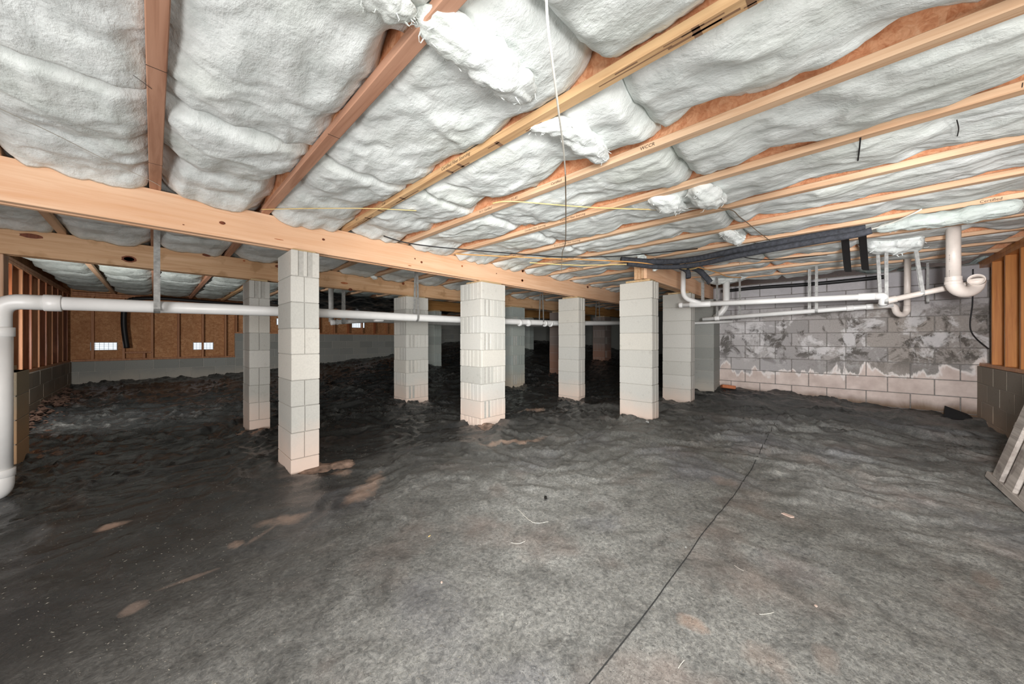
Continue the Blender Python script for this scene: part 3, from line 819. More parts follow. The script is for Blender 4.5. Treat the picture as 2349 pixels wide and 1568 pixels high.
# saw kerf dark lines across the two nearest joists
for k, (xx, yy) in ((0, (365, 160)), (1, (755, 308)), (0, (363, 378))):
    p = on_z(xx, yy, ZJ); mb = MB(); mb.box(jx(k)-FW, jx(k)+FW, p.y-0.0014, p.y+0.0014, ZJ-0.0006, ZJ+0.001); mb.build('staple', MAT['ink'], joist_obj[k])
# darker stain marks under the third joist
rs = random.Random(5)
for i in range(34):
    y = rs.uniform(-0.9, 2.9); w = rs.uniform(0.003, 0.009) if i % 3 else 0.05; l = rs.uniform(0.08, 0.3) if i % 3 else 0.022; xo = rs.uniform(-FW+0.01, FW-0.01) if i % 3 else 0.0
    mb = MB(); mb.box(max(jx(2)+xo-w/2, jx(2)-FW+0.003), min(jx(2)+xo+w/2, jx(2)+FW-0.003), y, y+l, ZJ-0.0005, ZJ+0.001); mb.build('stain_mark', MAT['stain'], joist_obj[2])

# ------------------------------------------------------------------ insulation
def batt(k, ya, yb, du, nv, seed, label, mat, sag=0.0, lift=0.0, rag=1.0):
    xa, xb = jx(k)+0.006, jx(k+1)-0.006
    if k == -2: xa = XL+0.005
    c = (xa+xb)/2; hw = (xb-xa)/2; rg = random.Random(seed)
    nu = max(8, int((yb-ya)/du)); u = np.linspace(0, 1, nu+1); v = np.linspace(-1, 1, nv+1)
    v = np.sign(v)*np.abs(v)**0.8
    Uy = ya + (yb-ya)*u; U_, V_ = np.meshgrid(Uy, v, indexing='ij')
    # support wires press the batt up at irregular spacing
    cr = []; y = ya - rg.uniform(0.0, 0.3)
    while y < yb + 0.5:
        cr.append((y, rg.uniform(-0.35, 0.35), rg.uniform(0.35, 1.0), rg.uniform(0.05, 0.12))); y += rg.uniform(0.42, 0.85)
    e = np.zeros_like(U_); el = np.zeros_like(U_)
    for (yc, tilt, st, wd) in cr:
        dd = U_ - yc - tilt*V_*hw - 0.08*perlin(U_*3+seed, V_*2+seed, seed)
        asym = np.where(dd > 0, 1.0, 2.2)
        e = np.maximum(e, st*np.exp(-(dd/(wd*asym))**2)); el = np.maximum(el, st*np.exp(-np.abs(dd)/(wd*1.9)))
    Xw = c + V_*hw
    n1 = fbm(U_*1.7, Xw*2.1, 3, seed); n2 = fbm(U_*5.5+n1, Xw*8, 3, seed+3)
    bil = np.abs(perlin(U_*3.6+n1, Xw*5.2, seed+6))
    expo = np.clip(fbm(U_*1.6+seed, Xw*0+seed*0.37, 2, seed+4)-0.28, 0, 1)
    av = np.abs(V_); toe = (hw - av*hw)
    body = 0.016 - 0.012*(1-av**2)*(1+0.7*n1) - sag*(1-av**2)
    jag = 0.012*np.abs(perlin(U_*14, Xw*5, seed+2)) + 0.009*perlin(U_*38, Xw*20, seed+2)
    rise = (0.002 + (0.13*el**1.6 + 0.25*expo)*rag + jag)*np.exp(-(toe/(0.035+0.05*el))**1.3)
    Z = ZJ + body + rise + 0.035*e*(1-0.4*av**2) + 0.020*n1 + 0.008*n2 + 0.020*bil - 0.006 + 0.002*ridged(U_*11+n1*3, Xw*15+n2*2, 2, seed+8)
    Z = Z + 0.022*np.clip(1-toe/0.09, 0, 1)
    # rounded ends where the batt butts its neighbour
    ed = np.minimum(U_-ya, yb-U_); Z = Z + 0.05*np.exp(-(ed/0.03)**2)
    if abs(yb-3.097) < 0.05 or abs(yb-4.99) < 0.05:      # drooping end hanging over the face of the girder
        dr = 0.032+0.03*np.abs(perlin(Xw*5.5+seed, Xw*0+0.5, seed+1))
        Z = np.where(yb-U_ < 0.20, Z - 0.05*np.exp(-(ed/0.03)**2) - dr*np.sin(np.clip((0.20-(yb-U_))/0.20, 0, 1)*math.pi*0.5)*(1-av**6), Z)
    # keep clear of the flanges
    Z = np.where(toe < FW+0.004, np.maximum(Z, ZJ+FH+0.004), Z)
    P = np.stack([Xw, U_, Z], -1)
    # wrap the sides up
    up = P[:, :1].copy(); up[:, :, 2] = ZSUB-0.06; dn = P[:, -1:].copy(); dn[:, :, 2] = ZSUB-0.06
    P = np.concatenate([up, P, dn], 1)
    a = P[:1].copy(); a[:, :, 2] = ZSUB-0.06; b = P[-1:].copy(); b[:, :, 2] = ZSUB-0.06
    P = np.concatenate([a, P, b], 0)
    cen = Vector((c, (ya+yb)/2, ZJ+0.02)); P = P - np.array(cen)
    o = link('insulation_batt', grid_mesh('insulation_batt', P, mat, flip=True)); o.location = cen
    return tag(o, label, 'insulation', 'fiberglass batts between the joists')
def bay_name(k):
    if k == -2: return 'in the strip beside the left wall'
    if k == -1: return 'in the bay left of the over-camera joist'
    if k == 0: return 'in the bay right of the over-camera joist'
    return 'in %s bay right of over-camera joist' % ords[k]
segs = [(-1.2, 0.62, 'nearest the right stud wall'), (0.62, 2.0, 'over the near floor'), (2.0, 3.098, 'just before the front girder'), (3.22, 4.99, 'between front and second girders'), (5.13, 7.9, 'just past the second girder'), (7.92, 10.78, 'by the back wall')]
rb = random.Random(77)
for k in range(-2, 20):
    for si, (ya, yb, nm) in enumerate(segs):
        x = (jx(k)+jx(k+1))/2
        if k == -2 and si < 3: continue
        if x > 6.75 and ya < 2.0: continue
        if x > 6.75 and ya < 3.1: ya = 2.1
        if k >= 15 and si > 3: pass
        sh = rb.uniform(-0.12, 0.12)
        near = math.hypot(x, max(0.0, ya))
        du = 0.017 if si < 3 and k < 6 else (0.024 if si < 3 else (0.035 if si == 3 else 0.06))
        nv = 44 if si < 3 and k < 6 else (26 if si < 3 else (18 if si == 3 else 12))
        if k > 11: du, nv = 0.08, 8
        if k <= 11: lab = 'white batt %s, %s' % (bay_name(k), nm)
        else: lab = 'dim batt in the dark end, %s bay beyond block wall, %s' % (ords[k-12], nm)
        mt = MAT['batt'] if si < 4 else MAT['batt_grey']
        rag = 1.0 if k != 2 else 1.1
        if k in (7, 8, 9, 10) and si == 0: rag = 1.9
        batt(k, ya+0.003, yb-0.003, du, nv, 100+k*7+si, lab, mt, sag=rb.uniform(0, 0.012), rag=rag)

def lump(name, pts, rads, label, seed=0, flat=0.6, mat=None, rag=0.26, n=26, m=40):
    """torn hanging tuft of fiberglass: noisy flattened body along pts"""
    P = [p+Vector((0, 0, 0.014)) for p in spline(pts, 14)]; L = len(P); tt = np.linspace(0, 1, L); rr = np.interp(tt, np.linspace(0, 1, len(rads)), rads)*np.sqrt(np.clip(1-np.abs(2*tt-1)**10, 0.0004, 1))
    cen = sum((p for p in P), Vector())/L; G = np.zeros((L, m+1, 3))
    for i, p in enumerate(P):
        t = (P[min(i+1, L-1)] - P[max(i-1, 0)]).normalized()
        s = t.cross(Vector((0, 0, 1)));  s = s.normalized() if s.length > 0.05 else Vector((1, 0, 0)); b = s.cross(t).normalized()
        for q in range(m+1):
            a = 2*math.pi*q/m; 
            nn = 1 + rag*float(fbm(i*0.16+seed, math.cos(a)*1.6+math.sin(a)*0.9+seed, 3, seed)) + 0.07*float(perlin(i*0.5, math.cos(a)*3+seed, seed+5))
            v = (s*math.cos(a) + b*math.sin(a)*flat)*rr[i]*nn
            w = p + v - cen; G[i, q] = (w.x, w.y, w.z)
    o = link(name, grid_mesh(name, G, mat or MAT['batt'])); o.location = cen
    rg = random.Random(seed); mb = MB(); sc_ = max(rads)
    for q in range(46):
        i = rg.choice((rg.randrange(0, L), rg.randrange(int(L*0.75), L), rg.randrange(0, max(1, L//4)))); a = rg.randrange(0, m)
        p = Vector(G[i, a]); d = Vector((rg.uniform(-1, 1), rg.uniform(-1, 1), rg.uniform(-1, 0.2))).normalized()*sc_*rg.uniform(0.12, 0.4)
        b = Vector((rg.uniform(-1, 1), rg.uniform(-1, 1), -0.6))*sc_*0.1
        mb.tube([p*0.97, p+d*0.5+b, p+d], [sc_*0.035, sc_*0.02, 0.0004], 4, False)
    mb.build('fiber_wisps', mat or MAT['batt'], o, loc=(0, 0, 0))['kind'] = 'stuff'
    return tag(o, label, 'insulation', 'torn hanging insulation')
def dn(p, d): return Vector((p.x, p.y, p.z-d))
lump('insulation_flap', [dn(on_z(950, 70, ZJ), -.02), dn(on_z(1060, 90, ZJ), .02), dn(on_z(1150, 150, ZJ), .045), dn(on_z(1212, 228, ZJ), .02)], [.05, .075, .085, .035], 'rolled flap of fiberglass hanging onto the third joist beside the white wire', 3, 0.55)
lump('insulation_flap', [dn(on_z(1215, 300, ZJ), .0), dn(on_z(1290, 290, ZJ), .015), dn(on_z(1345, 325, ZJ), .02), dn(on_z(1385, 368, ZJ), .012)], [.03, .06, .07, .04], 'finger-like fiberglass roll lying against the fourth joist', 8, 0.6)
lump('insulation_flap', [dn(on_z(835, -25, ZJ), -.01), dn(on_z(905, 15, ZJ), .015), dn(on_z(955, 38, ZJ), .01)], [.06, .06, .015], 'ragged fiberglass corner overlapping the second joist at the top edge', 14, 0.4)
lump('insulation_flap', [on_z(1490, 455, ZJ), dn(on_z(1535, 462, ZJ), .03), dn(on_z(1560, 478, ZJ), .03)], [.05, .09, .03], 'ragged fiberglass tuft hanging above the yellow cable', 21, 0.6)
lump('insulation_flap', [on_z(1590, 430, ZJ), dn(on_z(1625, 445, ZJ), .04), dn(on_z(1650, 462, ZJ), .02)], [.06, .09, .04], 'knotted fiberglass clump right of the ragged tuft above the yellow cable', 33, 0.7)
lump('insulation_flap', [on_z(1660, 530, ZJ), dn(on_z(1690, 540, ZJ), .05), dn(px(1700, 560, 3.1), .0)], [.06, .08, .02], 'pointed fiberglass tuft drooping over the black foam pipes', 40, 0.6)
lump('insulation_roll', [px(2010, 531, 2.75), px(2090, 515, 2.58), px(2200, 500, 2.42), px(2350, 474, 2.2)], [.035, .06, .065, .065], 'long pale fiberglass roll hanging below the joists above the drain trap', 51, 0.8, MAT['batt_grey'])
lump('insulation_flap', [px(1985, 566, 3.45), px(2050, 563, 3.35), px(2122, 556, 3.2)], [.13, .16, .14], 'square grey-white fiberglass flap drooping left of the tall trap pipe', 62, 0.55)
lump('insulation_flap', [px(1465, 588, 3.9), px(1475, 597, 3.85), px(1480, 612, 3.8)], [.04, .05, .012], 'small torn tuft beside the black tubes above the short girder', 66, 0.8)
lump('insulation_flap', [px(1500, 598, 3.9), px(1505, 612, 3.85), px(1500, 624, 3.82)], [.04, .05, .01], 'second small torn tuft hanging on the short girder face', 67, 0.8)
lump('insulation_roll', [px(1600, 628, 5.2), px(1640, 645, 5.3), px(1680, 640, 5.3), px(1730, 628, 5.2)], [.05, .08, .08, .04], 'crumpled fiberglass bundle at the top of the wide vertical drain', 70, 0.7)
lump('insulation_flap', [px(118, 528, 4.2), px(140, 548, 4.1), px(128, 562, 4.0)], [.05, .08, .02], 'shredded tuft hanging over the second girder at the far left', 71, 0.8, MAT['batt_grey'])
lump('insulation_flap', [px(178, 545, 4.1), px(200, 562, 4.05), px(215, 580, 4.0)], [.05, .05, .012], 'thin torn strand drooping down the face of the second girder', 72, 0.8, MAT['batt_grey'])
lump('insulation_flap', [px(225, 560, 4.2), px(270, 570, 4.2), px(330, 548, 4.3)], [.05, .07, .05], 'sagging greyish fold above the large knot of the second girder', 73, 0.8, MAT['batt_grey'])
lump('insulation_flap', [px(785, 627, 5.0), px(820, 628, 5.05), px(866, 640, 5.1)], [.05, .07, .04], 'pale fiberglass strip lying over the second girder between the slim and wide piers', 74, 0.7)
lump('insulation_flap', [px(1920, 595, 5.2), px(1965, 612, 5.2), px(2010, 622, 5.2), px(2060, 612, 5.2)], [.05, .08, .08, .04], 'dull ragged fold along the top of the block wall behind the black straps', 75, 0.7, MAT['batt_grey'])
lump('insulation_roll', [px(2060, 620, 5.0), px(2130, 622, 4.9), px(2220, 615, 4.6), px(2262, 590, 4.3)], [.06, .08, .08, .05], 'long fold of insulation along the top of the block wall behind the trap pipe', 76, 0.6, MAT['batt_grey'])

# crumpled black sheet stapled under the far joists
sx = np.linspace(1.7, 6.2, 90); sy = np.linspace(7.25, 9.8, 56); SX, SY = np.meshgrid(sx, sy, indexing='ij')
SZ = ZJ - 0.05 - 0.10*np.clip((SY-7.2)/2, 0, 1) + 0.05*fbm(SX*1.3, SY*1.3, 3, 12) - 0.05*(ridged(SX*1.7, SY*2.2, 3, 13)-0.9)
so = link('hanging_plastic_sheet', grid_mesh('hanging_plastic_sheet', np.stack([SX, SY, SZ], -1), MAT['sheet']))
so.modifiers.new('thickness', 'SOLIDIFY').thickness = 0.002
tag(so, 'crumpled black plastic sheet stapled under the joists behind the second girder', 'plastic sheet')

# ------------------------------------------------------------------ pipes
def pipe(parent, name, pts, r, mat, n=20, rad=0.12, fil=True):
    mb = MB(); mb.tube(fillet(pts, rad) if fil and len(pts) > 2 else pts, r, n); return mb.build(name, mat, parent, True)
def ring(parent, p, d, r, ln, mat, name='coupling'):
    d = Vector(d).normalized(); p = Vector(p); mb = MB()
    mb.tube([p-d*ln/2, p-d*(ln/2-0.002), p+d*(ln/2-0.002), p+d*ln/2], [r*0.96, r, r, r*0.96], 20); return mb.build(name, mat, parent, True)
# long main drain
A0 = px(96, 694, 2.31); A1 = px(700, 716, 3.44); A2 = px(1055, 733, 4.87); A3 = px(1290, 741.5, 6.3); A4 = px(1470, 740, 7.2)
E0 = px(16, 700, 2.2)
Rm = 0.0465
t = thing('main_drain_pipe', 'long white drain pipe running behind the front piers, turning down at the far left', 'pipe', (A0.x, A0.y, A0.z))
vx = px(-2, 760, 2.2)   # axis of the vertical leg
VT = Vector((vx.x, vx.y, 0)); 
top = Vector((vx.x, vx.y, A0.z))
botz = px(0, 1085, 2.2).z
pipe(t, 'pipe_run', [A0, A1, A2, A3, A4], Rm, MAT['pvc'], 24, 0.3)
d0 = (A1-A0).normalized()
pipe(t, 'elbow', [A0 + d0*0.03, top - d0*0.0, Vector((top.x, top.y, A0.z-0.22))], Rm+0.004, MAT['pvc'], 24, 0.2)
ring(t, A0+d0*0.045, d0, Rm+0.010, 0.075, MAT['pvc'])
Rv = 0.056
pipe(t, 'vertical_leg', [Vector((top.x, top.y, A0.z-0.19)), Vector((top.x, top.y, botz))], Rv-0.002, MAT['pvc'], 24)
ring(t, Vector((top.x, top.y, A0.z-0.20)), (0, 0, 1), Rv+0.006, 0.06, MAT['pvc'])
ring(t, Vector((top.x, top.y, botz)), (0, 0, 1), Rv+0.008, 0.05, MAT['pvc'])
dl = Vector((-AX[0], AY[0]*-1, 0)); side = (px(-200, 1100, 2.2)-px(0, 1100, 2.2)).normalized()
pipe(t, 'foot_elbow', [Vector((top.x, top.y, botz+0.01)), Vector((top.x, top.y, botz-0.13)), Vector((top.x, top.y, botz-0.13))+side*0.3], Rv+0.003, MAT['pvc'], 24, 0.12)
for (a, b, Y) in ((868, 726, 4.05), (1192, 739, 5.6), (1212, 739.5, 5.7), (1250, 740.5, 6.0), (1263, 741, 6.1)):
    ring(t, px(a, b+1, Y), A2-A1, Rm+0.009, 0.10 if a == 868 else 0.035, MAT['pvc'])
# thinner pipe below it, seen behind the front piers
t = thing('branch_drain_pipe', 'thin grey drain pipe just below and behind the long white main', 'pipe', tuple(px(790, 737, 5.4)))
pipe(t, 'pipe_run', [px(765, 739, 5.24), px(850, 734, 5.66), px(1000, 741, 6.58), px(1250, 747, 9.0), px(1300, 746, 9.8)], 0.036, MAT['pvc_g'])
ring(t, px(763, 739, 5.23), px(850, 734, 5.66)-px(765, 739, 5.24), 0.043, 0.05, MAT['pvc'])
ring(t, px(774, 738.4, 5.29), px(850, 734, 5.66)-px(765, 739, 5.24), 0.043, 0.02, MAT['pvc'])
t = thing('short_riser_pipe', 'short pale riser pipe right of the nearest pier, under the second girder', 'pipe', tuple(px(759, 712, 5.6)))
pipe(t, 'pipe_run', [Vector((*px(759, 700, 5.6).xy, ZJ+0.02)), px(760, 738, 5.6)], 0.038, MAT['pvc_g'])
# upper right waste line
P2a = px(1575, 699, 4.55); P2b = px(2012, 679, 3.42)
t = thing('upper_waste_pipe', 'upper white waste pipe on the right with an angled riser at its left end', 'pipe', tuple(P2a))
r2 = 0.031
dp = (P2b-P2a).normalized()
pipe(t, 'pipe_run', [P2a-dp*0.06, P2b], r2, MAT['pvc'], 20)
ring(t, P2a+dp*0.16, dp, r2+0.006, 0.24, MAT['pvc'], 'wye_fitting'); ring(t, P2a-dp*0.07, dp, r2+0.005, 0.04, MAT['pvc'], 'cleanout_plug')
pipe(t, 'riser', [Vector((*px(1567, 640, 4.55).xy, ZJ+0.02)), px(1567, 683, 4.55), P2a+dp*0.19], r2-0.001, MAT['pvc'], 20, 0.10)
ring(t, P2b-dp*0.07, dp, r2+0.006, 0.13, MAT['pvc'])
el = px(2033, 681, 3.35)
pipe(t, 'elbow', [P2b-dp*0.02, px(2028, 678.5, 3.38), px(2027, 690, 3.40), px(2026, 697, 3.42)], r2+0.005, MAT['pvc'], 20, 0.035)
P4a = px(2036, 689, 3.38); P4b = px(2168, 661, 3.15); P4c = px(2228, 651, 3.05)
pipe(t, 'branch_run', [P4a, P4b, P4c], 0.026, MAT['pvc_w'], 18, 0.1)
ring(t, P4a+(P4b-P4a).normalized()*0.03, P4b-P4a, 0.033, 0.06, MAT['pvc_w'])
# lower right waste line with a small trap
P3a = px(1612, 732, 5.25); P3b = px(1998, 703, 4.10); P3c = px(2048, 699, 4.0)
t = thing('lower_waste_pipe', 'lower warm white waste pipe along the block wall ending in a small u-trap', 'pipe', tuple(P3a))
r3 = 0.029
pipe(t, 'pipe_run', [P3a, P3b, P3c], r3, MAT['pvc'], 18, 0.2)
for a, b, Y in ((1645, 730, 5.1), (1950, 707, 4.2), (1995, 703.5, 4.1)): ring(t, px(a, b-0.5, Y), P3b-P3a, r3+0.005, 0.06, MAT['pvc'])
pipe(t, 'trap_bend', [P3b, px(2052, 699.5, 4.0), px(2056, 717, 4.0), px(2068, 723, 4.0), px(2080, 717, 4.0), px(2081, 700, 4.0)], r3+0.002, MAT['pvc_w'], 18, 0.07)
pipe(t, 'tail_riser', [px(2081, 702, 4.0), Vector((*px(2082, 650, 4.0).xy, ZJ+0.02))], r3-0.001, MAT['pvc_w'], 18)
# wide vertical drain between them
t = thing('wide_vertical_drain', 'short wide white vertical drain bending left behind the upper waste pipe', 'pipe', tuple(px(1665, 700, 5.3)))
pipe(t, 'pipe_run', [Vector((*px(1666, 650, 5.3).xy, ZJ-0.02)), px(1666, 702, 5.3), px(1650, 722, 5.35), px(1641, 728, 5.4)], 0.047, MAT['pvc'], 22, 0.13)
t = thing('back_branch_pipe', 'thin pale pipe under the lower waste pipe along the right pilaster', 'pipe', tuple(px(1640, 738, 5.6)))
pipe(t, 'pipe_run', [px(1590, 741, 5.75), px(1680, 737, 5.6)], 0.022, MAT['pvc'])
# big p-trap
T0 = px(2181, 515, 2.95); T1 = px(2187, 640, 2.95)
t = thing('drain_trap', 'large white trap with its tall pipe hanging from the joists at the right', 'pipe', tuple(T1))
rt = 0.0425
pipe(t, 'tail_pipe', [Vector((T1.x, T1.y, ZJ+0.05)) + (T0-T1)*0.0 + Vector((0, 0, 0)), T1], rt, MAT['pvc_w'], 26)
ub = [T1+Vector((0, 0, 0.02))]
cx = (2187+2241)/2; rr_ = (2241-2187)/2
for k in range(0, 13):
    a = math.pi + math.pi*k/12
    ub.append(px(cx+rr_*math.cos(a), 646-rr_*0.85*math.sin(a), 2.95))
ub.append(px(2241, 640, 2.95))
mb = MB(); mb.tube(ub, [rt+0.006]*len(ub), 26, caps=False); mb.build('trap_bend', MAT['pvc_w'], t, True)
ring(t, px(2187, 648, 2.95), (0, 0, 1), rt+0.009, 0.03, MAT['pvc_w'], 'hub')
ring(t, px(2240, 646, 2.95), (0, 0, 1), rt+0.009, 0.03, MAT['pvc_w'], 'hub')
# open upturned socket
ha = px(2241, 646, 2.95); hd = (px(2236, 628, 2.82)-ha).normalized()
mb = MB(); mb.tube([ha, ha+hd*0.035, ha+hd*0.07], [rt+0.004, rt+0.005, rt+0.006], 26, caps=False)
mb.tube([ha+hd*0.07, ha+hd*0.068, ha+hd*0.02], [rt+0.006, rt-0.001, rt-0.003], 26, caps=False); mb.build('open_socket', MAT['pvc_w'], t, True)
mb = MB(); mb.tube([ha+hd*0.012, ha+hd*0.018], [rt-0.004, rt-0.004], 20); mb.build('socket_bore', MAT['pvc_in'], t, True)
# printed line on the tall pipe
for (yy, txt) in ((600, '- -- - --'), (636, '-- - - --')):
    cu = bpy.data.curves.new('lettering', 'FONT'); cu.body = txt; cu.size = 0.022; cu.extrude = 0.0003; cu.materials.append(MAT['ink2'])
    o = bpy.data.objects.new('text', cu); C.objects.link(o)
    vd = Vector((-T1.x, -T1.y, 0)).normalized(); sd = Vector((0, 0, 1)).cross(vd)
    fwd = (vd*0.93 - sd*0.37).normalized(); upv = fwd.cross(Vector((0, 0, 1))) * 1
    o.rotation_euler = Matrix((Vector((0, 0, 1)), fwd.cross(Vector((0, 0, 1))), fwd)).transposed().to_euler()
    base = px(2187, yy, 2.95); o.location = Vector((T1.x, T1.y, base.z)) + fwd*(rt+0.0012) - t.location; text_mesh(o, t)

# ------------------------------------------------------------------ straps
def strap(px_x, ytop, ybot, Y, r, label, w=0.022, gap=0.0, mat=None, ztop=None, lean=0.0, dirv=(1, 0, 0), group='metal straps holding the pipes'):
    b = px(px_x, ybot, Y); zt = ztop if ztop else ZJ+0.01
    d = Vector(dirv).normalized(); perp = Vector((-d.y, d.x, 0))
    tp = Vector((b.x, b.y, zt)) + d*lean
    c = b; pts = [tp + perp*(r*0.4+gap)]
    for k in range(0, 9):
        a = math.pi*(1.0*k/8); pts.append(c + perp*(r+0.003)*math.cos(a) - Vector((0, 0, 1))*(r+0.003)*math.sin(a))
    pts.append(tp - perp*(r*0.4+gap))
    mb = MB(); mb.ribbon(pts, w, 0.0018, d); o = mb.build('pipe_strap', mat or MAT['strap'])
    return tag(o, label, 'strap', group)
strap(360, 530, 703, 2.62, Rm, 'wide galvanised strap on the main drain left of the nearest pier', 0.036)
strap(955, 625, 728, 4.35, Rm, 'galvanised strap on the main drain in front of the wide second-girder pier', 0.030)
strap(788, 640, 737, 5.25, 0.036, 'short strap behind the main drain between slim and wide piers', 0.035)
strap(1242, 675, 740, 5.95, Rm, 'thin strap on the main drain left of the narrow smooth-faced pier', 0.03)
strap(1371, 695, 741, 6.75, Rm, 'small strap on the main drain just left of the plain tall pier', 0.03)
dyy = (0, 1, 0)
strap(1612, 640, 697, 4.45, r2, 'v-shaped strap at the left end of the upper waste pipe', 0.02, 0.02, dirv=dyy)
strap(1645, 650, 730, 5.15, r3, 'strap hanging behind the wide vertical drain onto the lower waste pipe', 0.02, dirv=dyy)
strap(1697, 640, 728, 5.0, r3, 'narrow strap just right of the wide vertical drain', 0.02, dirv=dyy)
strap(1857, 640, 717, 4.55, r3, 'rusty brown strap against the block wall behind the upper waste pipe', 0.03, dirv=dyy)
strap(1873, 620, 712, 4.4, r3, 'long grey strap on the middle of the lower waste pipe', 0.028, dirv=dyy)
strap(2019, 585, 680, 3.45, r2, 'left strap of the pair at the right end of the upper waste pipe', 0.026, 0.0, lean=0.02, dirv=dyy)
strap(2033, 585, 689, 3.38, r2, 'right strap of the pair at the right end of the upper waste pipe', 0.026, 0.0, dirv=dyy)
strap(2116, 605, 672, 3.24, 0.027, 'slanting strap on the pipe leading to the large trap', 0.026, 0.0, lean=0.05, dirv=dyy)
strap(2128, 605, 690, 4.2, 0.027, 'thin dark strap against the block wall right of the small u-trap', 0.02, dirv=dyy, ztop=ZJ)

# ------------------------------------------------------------------ insulated tubes, cables
def cable(name, pts, r, mat, label, cat='cable', n=8, grp=None, sp=12):
    mb = MB(); mb.tube(spline(pts, sp), r, n); o = mb.build(name, mat, None, True); return tag(o, label, cat, grp)
cable('insulated_tube', [px(1425, 595, 3.72), px(1500, 600, 3.75), px(1580, 596, 3.68), px(1700, 572, 3.28), px(1850, 545, 2.90), px(1985, 524, 2.66)], 0.031, MAT['foam'], 'upper black foam-covered tube under the joists at the right', 'tube', 14, 'black foam-covered tubes')
cable('insulated_tube', [px(1440, 604, 3.72), px(1512, 612, 3.75), px(1590, 608, 3.62), px(1700, 585, 3.22), px(1850, 557, 2.80), px(1960, 538, 2.55), px(2000, 528, 2.48)], 0.025, MAT['foam'], 'lower black foam-covered tube under the joists at the right', 'tube', 14, 'black foam-covered tubes')
cable('insulated_tube', [px(1545, 606, 3.95), px(1562, 613, 3.95), px(1577, 622, 3.9), px(1579, 637, 3.88)], 0.028, MAT['foam'], 'cut stub of black foam tube bending down beside the riser', 'tube', 14, 'black foam-covered tubes')
cable('insulated_tube', [px(1570, 610, 4.2), px(1600, 618, 4.2), px(1620, 636, 4.2), px(1629, 647, 4.2)], 0.034, MAT['foam'], 'cut end of black foam tube pointing at the straps', 'tube', 14, 'black foam-covered tubes')
for (xx, ya, yb, lb) in ((1940, 543, 622, 'left'), (1980, 538, 618, 'right')):
    a = px(xx-2, ya, 3.15); b = px(xx+5, yb, 3.4); mb = MB(); mb.ribbon(spline([a, (a+b)/2+Vector((0, 0, -.01)), b], 4), 0.062, 0.02, (AX[0], AY[0], 0))
    tag(mb.build('foam_strap', MAT['black'], None), '%s hanging black foam strap under the insulated tubes' % lb, 'strap', 'black foam straps')
cable('black_pipe', [Vector((XR-0.06, 1.45, ZJ-0.10)), Vector((XR-0.055, 0.9, ZJ-0.09)), Vector((XR-0.05, 0.2, ZJ-0.105)), Vector((XR-0.055, -0.5, ZJ-0.09))], 0.028, MAT['black'], 'black pipe along the top of the block wall', 'pipe', 10)
cable('yellow_cable', [on_z(600, 480, ZJ-.006), on_z(720, 478, ZJ-.012), on_z(850, 478, ZJ-.012), on_z(955, 483, ZJ-.006)], 0.0028, MAT['wire_y'], 'thin yellow cable crossing under the joists near the front girder', grp=None)
cable('yellow_cable', [on_z(1130, 466, ZJ-.004), on_z(1180, 462, ZJ-.012), on_z(1350, 475, ZJ-.014), on_z(1515, 481, ZJ-.008)], 0.0038, MAT['wire_y'], 'bright yellow cable stretched under the middle joists')
cable('yellow_cable', [on_z(1515, 481, ZJ-.006), on_z(1660, 478, ZJ-.012), on_z(1700, 500, ZJ-.02), on_z(1740, 532, ZJ-.02), on_z(1768, 553, ZJ-.02)], 0.0032, MAT['wire_b'], 'brown cable curving down to the black foam tubes')
cable('white_wire', [px(1252, -30, 0.86), px(1257, 60, 0.87), px(1268, 150, 0.95), px(1282, 260, 1.15), px(1293, 345, 1.45), px(1297, 400, 1.75)], 0.0034, MAT['wire_w'], 'white wire hanging from the top edge in the middle of the ceiling')
cable('grey_wire', [px(1297, 400, 1.75), px(1298, 480, 2.3), px(1297, 555, 3.1), px(1290, 580, 3.5), px(1288, 622, 3.6)], 0.0035, MAT['wire_b'], 'thin grey wire continuing down from the white wire to the front girder')
cable('white_string', [px(-20, 240, 1.2), px(120, 305, 1.45), px(240, 365, 1.75), px(345, 414, 2.02), px(368, 427, 2.1)], 0.0016, MAT['wire_w'], 'thin white string slanting across the insulation at the left')
cable('dark_wire', [on_z(305, 172, ZJ+.0), on_z(330, 190, ZJ-.004), on_z(348, 204, ZJ-.002)], 0.0009, MAT['ink2'], 'short dark insulation wire left of the joist over the camera', grp='insulation support wires')
cable('dark_wire', [on_z(1974, 315, ZJ+.0), on_z(1971, 345, ZJ-.004), on_z(1968, 368, ZJ-.002)], 0.003, MAT['ink2'], 'short dark support wire on the batt at the upper right', grp='insulation support wires')
cable('dark_wire', [on_z(2195, 275, ZJ-.004), on_z(2199, 295, ZJ-.006), on_z(2196, 312, ZJ-.004)], 0.002, MAT['ink2'], 'dark support wire near the right frame edge among the upper batts', grp='insulation support wires')
cable('black_cable', [px(880, 541, 3.05), px(930, 556, 3.1), px(1000, 566, 3.2), px(1100, 575, 3.3), px(1200, 583, 3.4), px(1290, 589, 3.5), px(1400, 588, 3.5), px(1500, 580, 3.5), px(1600, 570, 3.5)], 0.0055, MAT['black'], 'black cable running above the front girder to the foam tubes')
cable('black_cable', [px(1675, 581, 3.5), px(1720, 592, 3.6), px(1770, 595, 3.7), px(1830, 590, 3.8), px(1900, 584, 3.85)], 0.005, MAT['black'], 'black cable sagging below the foam tubes on the right')
cable('orange_cable', [px(1045, 582, 3.35), px(1100, 585, 3.5), px(1250, 592, 3.6), px(1380, 597, 3.65), px(1455, 601, 3.7), px(1500, 606, 3.75), px(1560, 613, 3.8), px(1602, 612, 3.9)], 0.006, MAT['wire_o'], 'orange cable reaching over the cut end of the short girder')
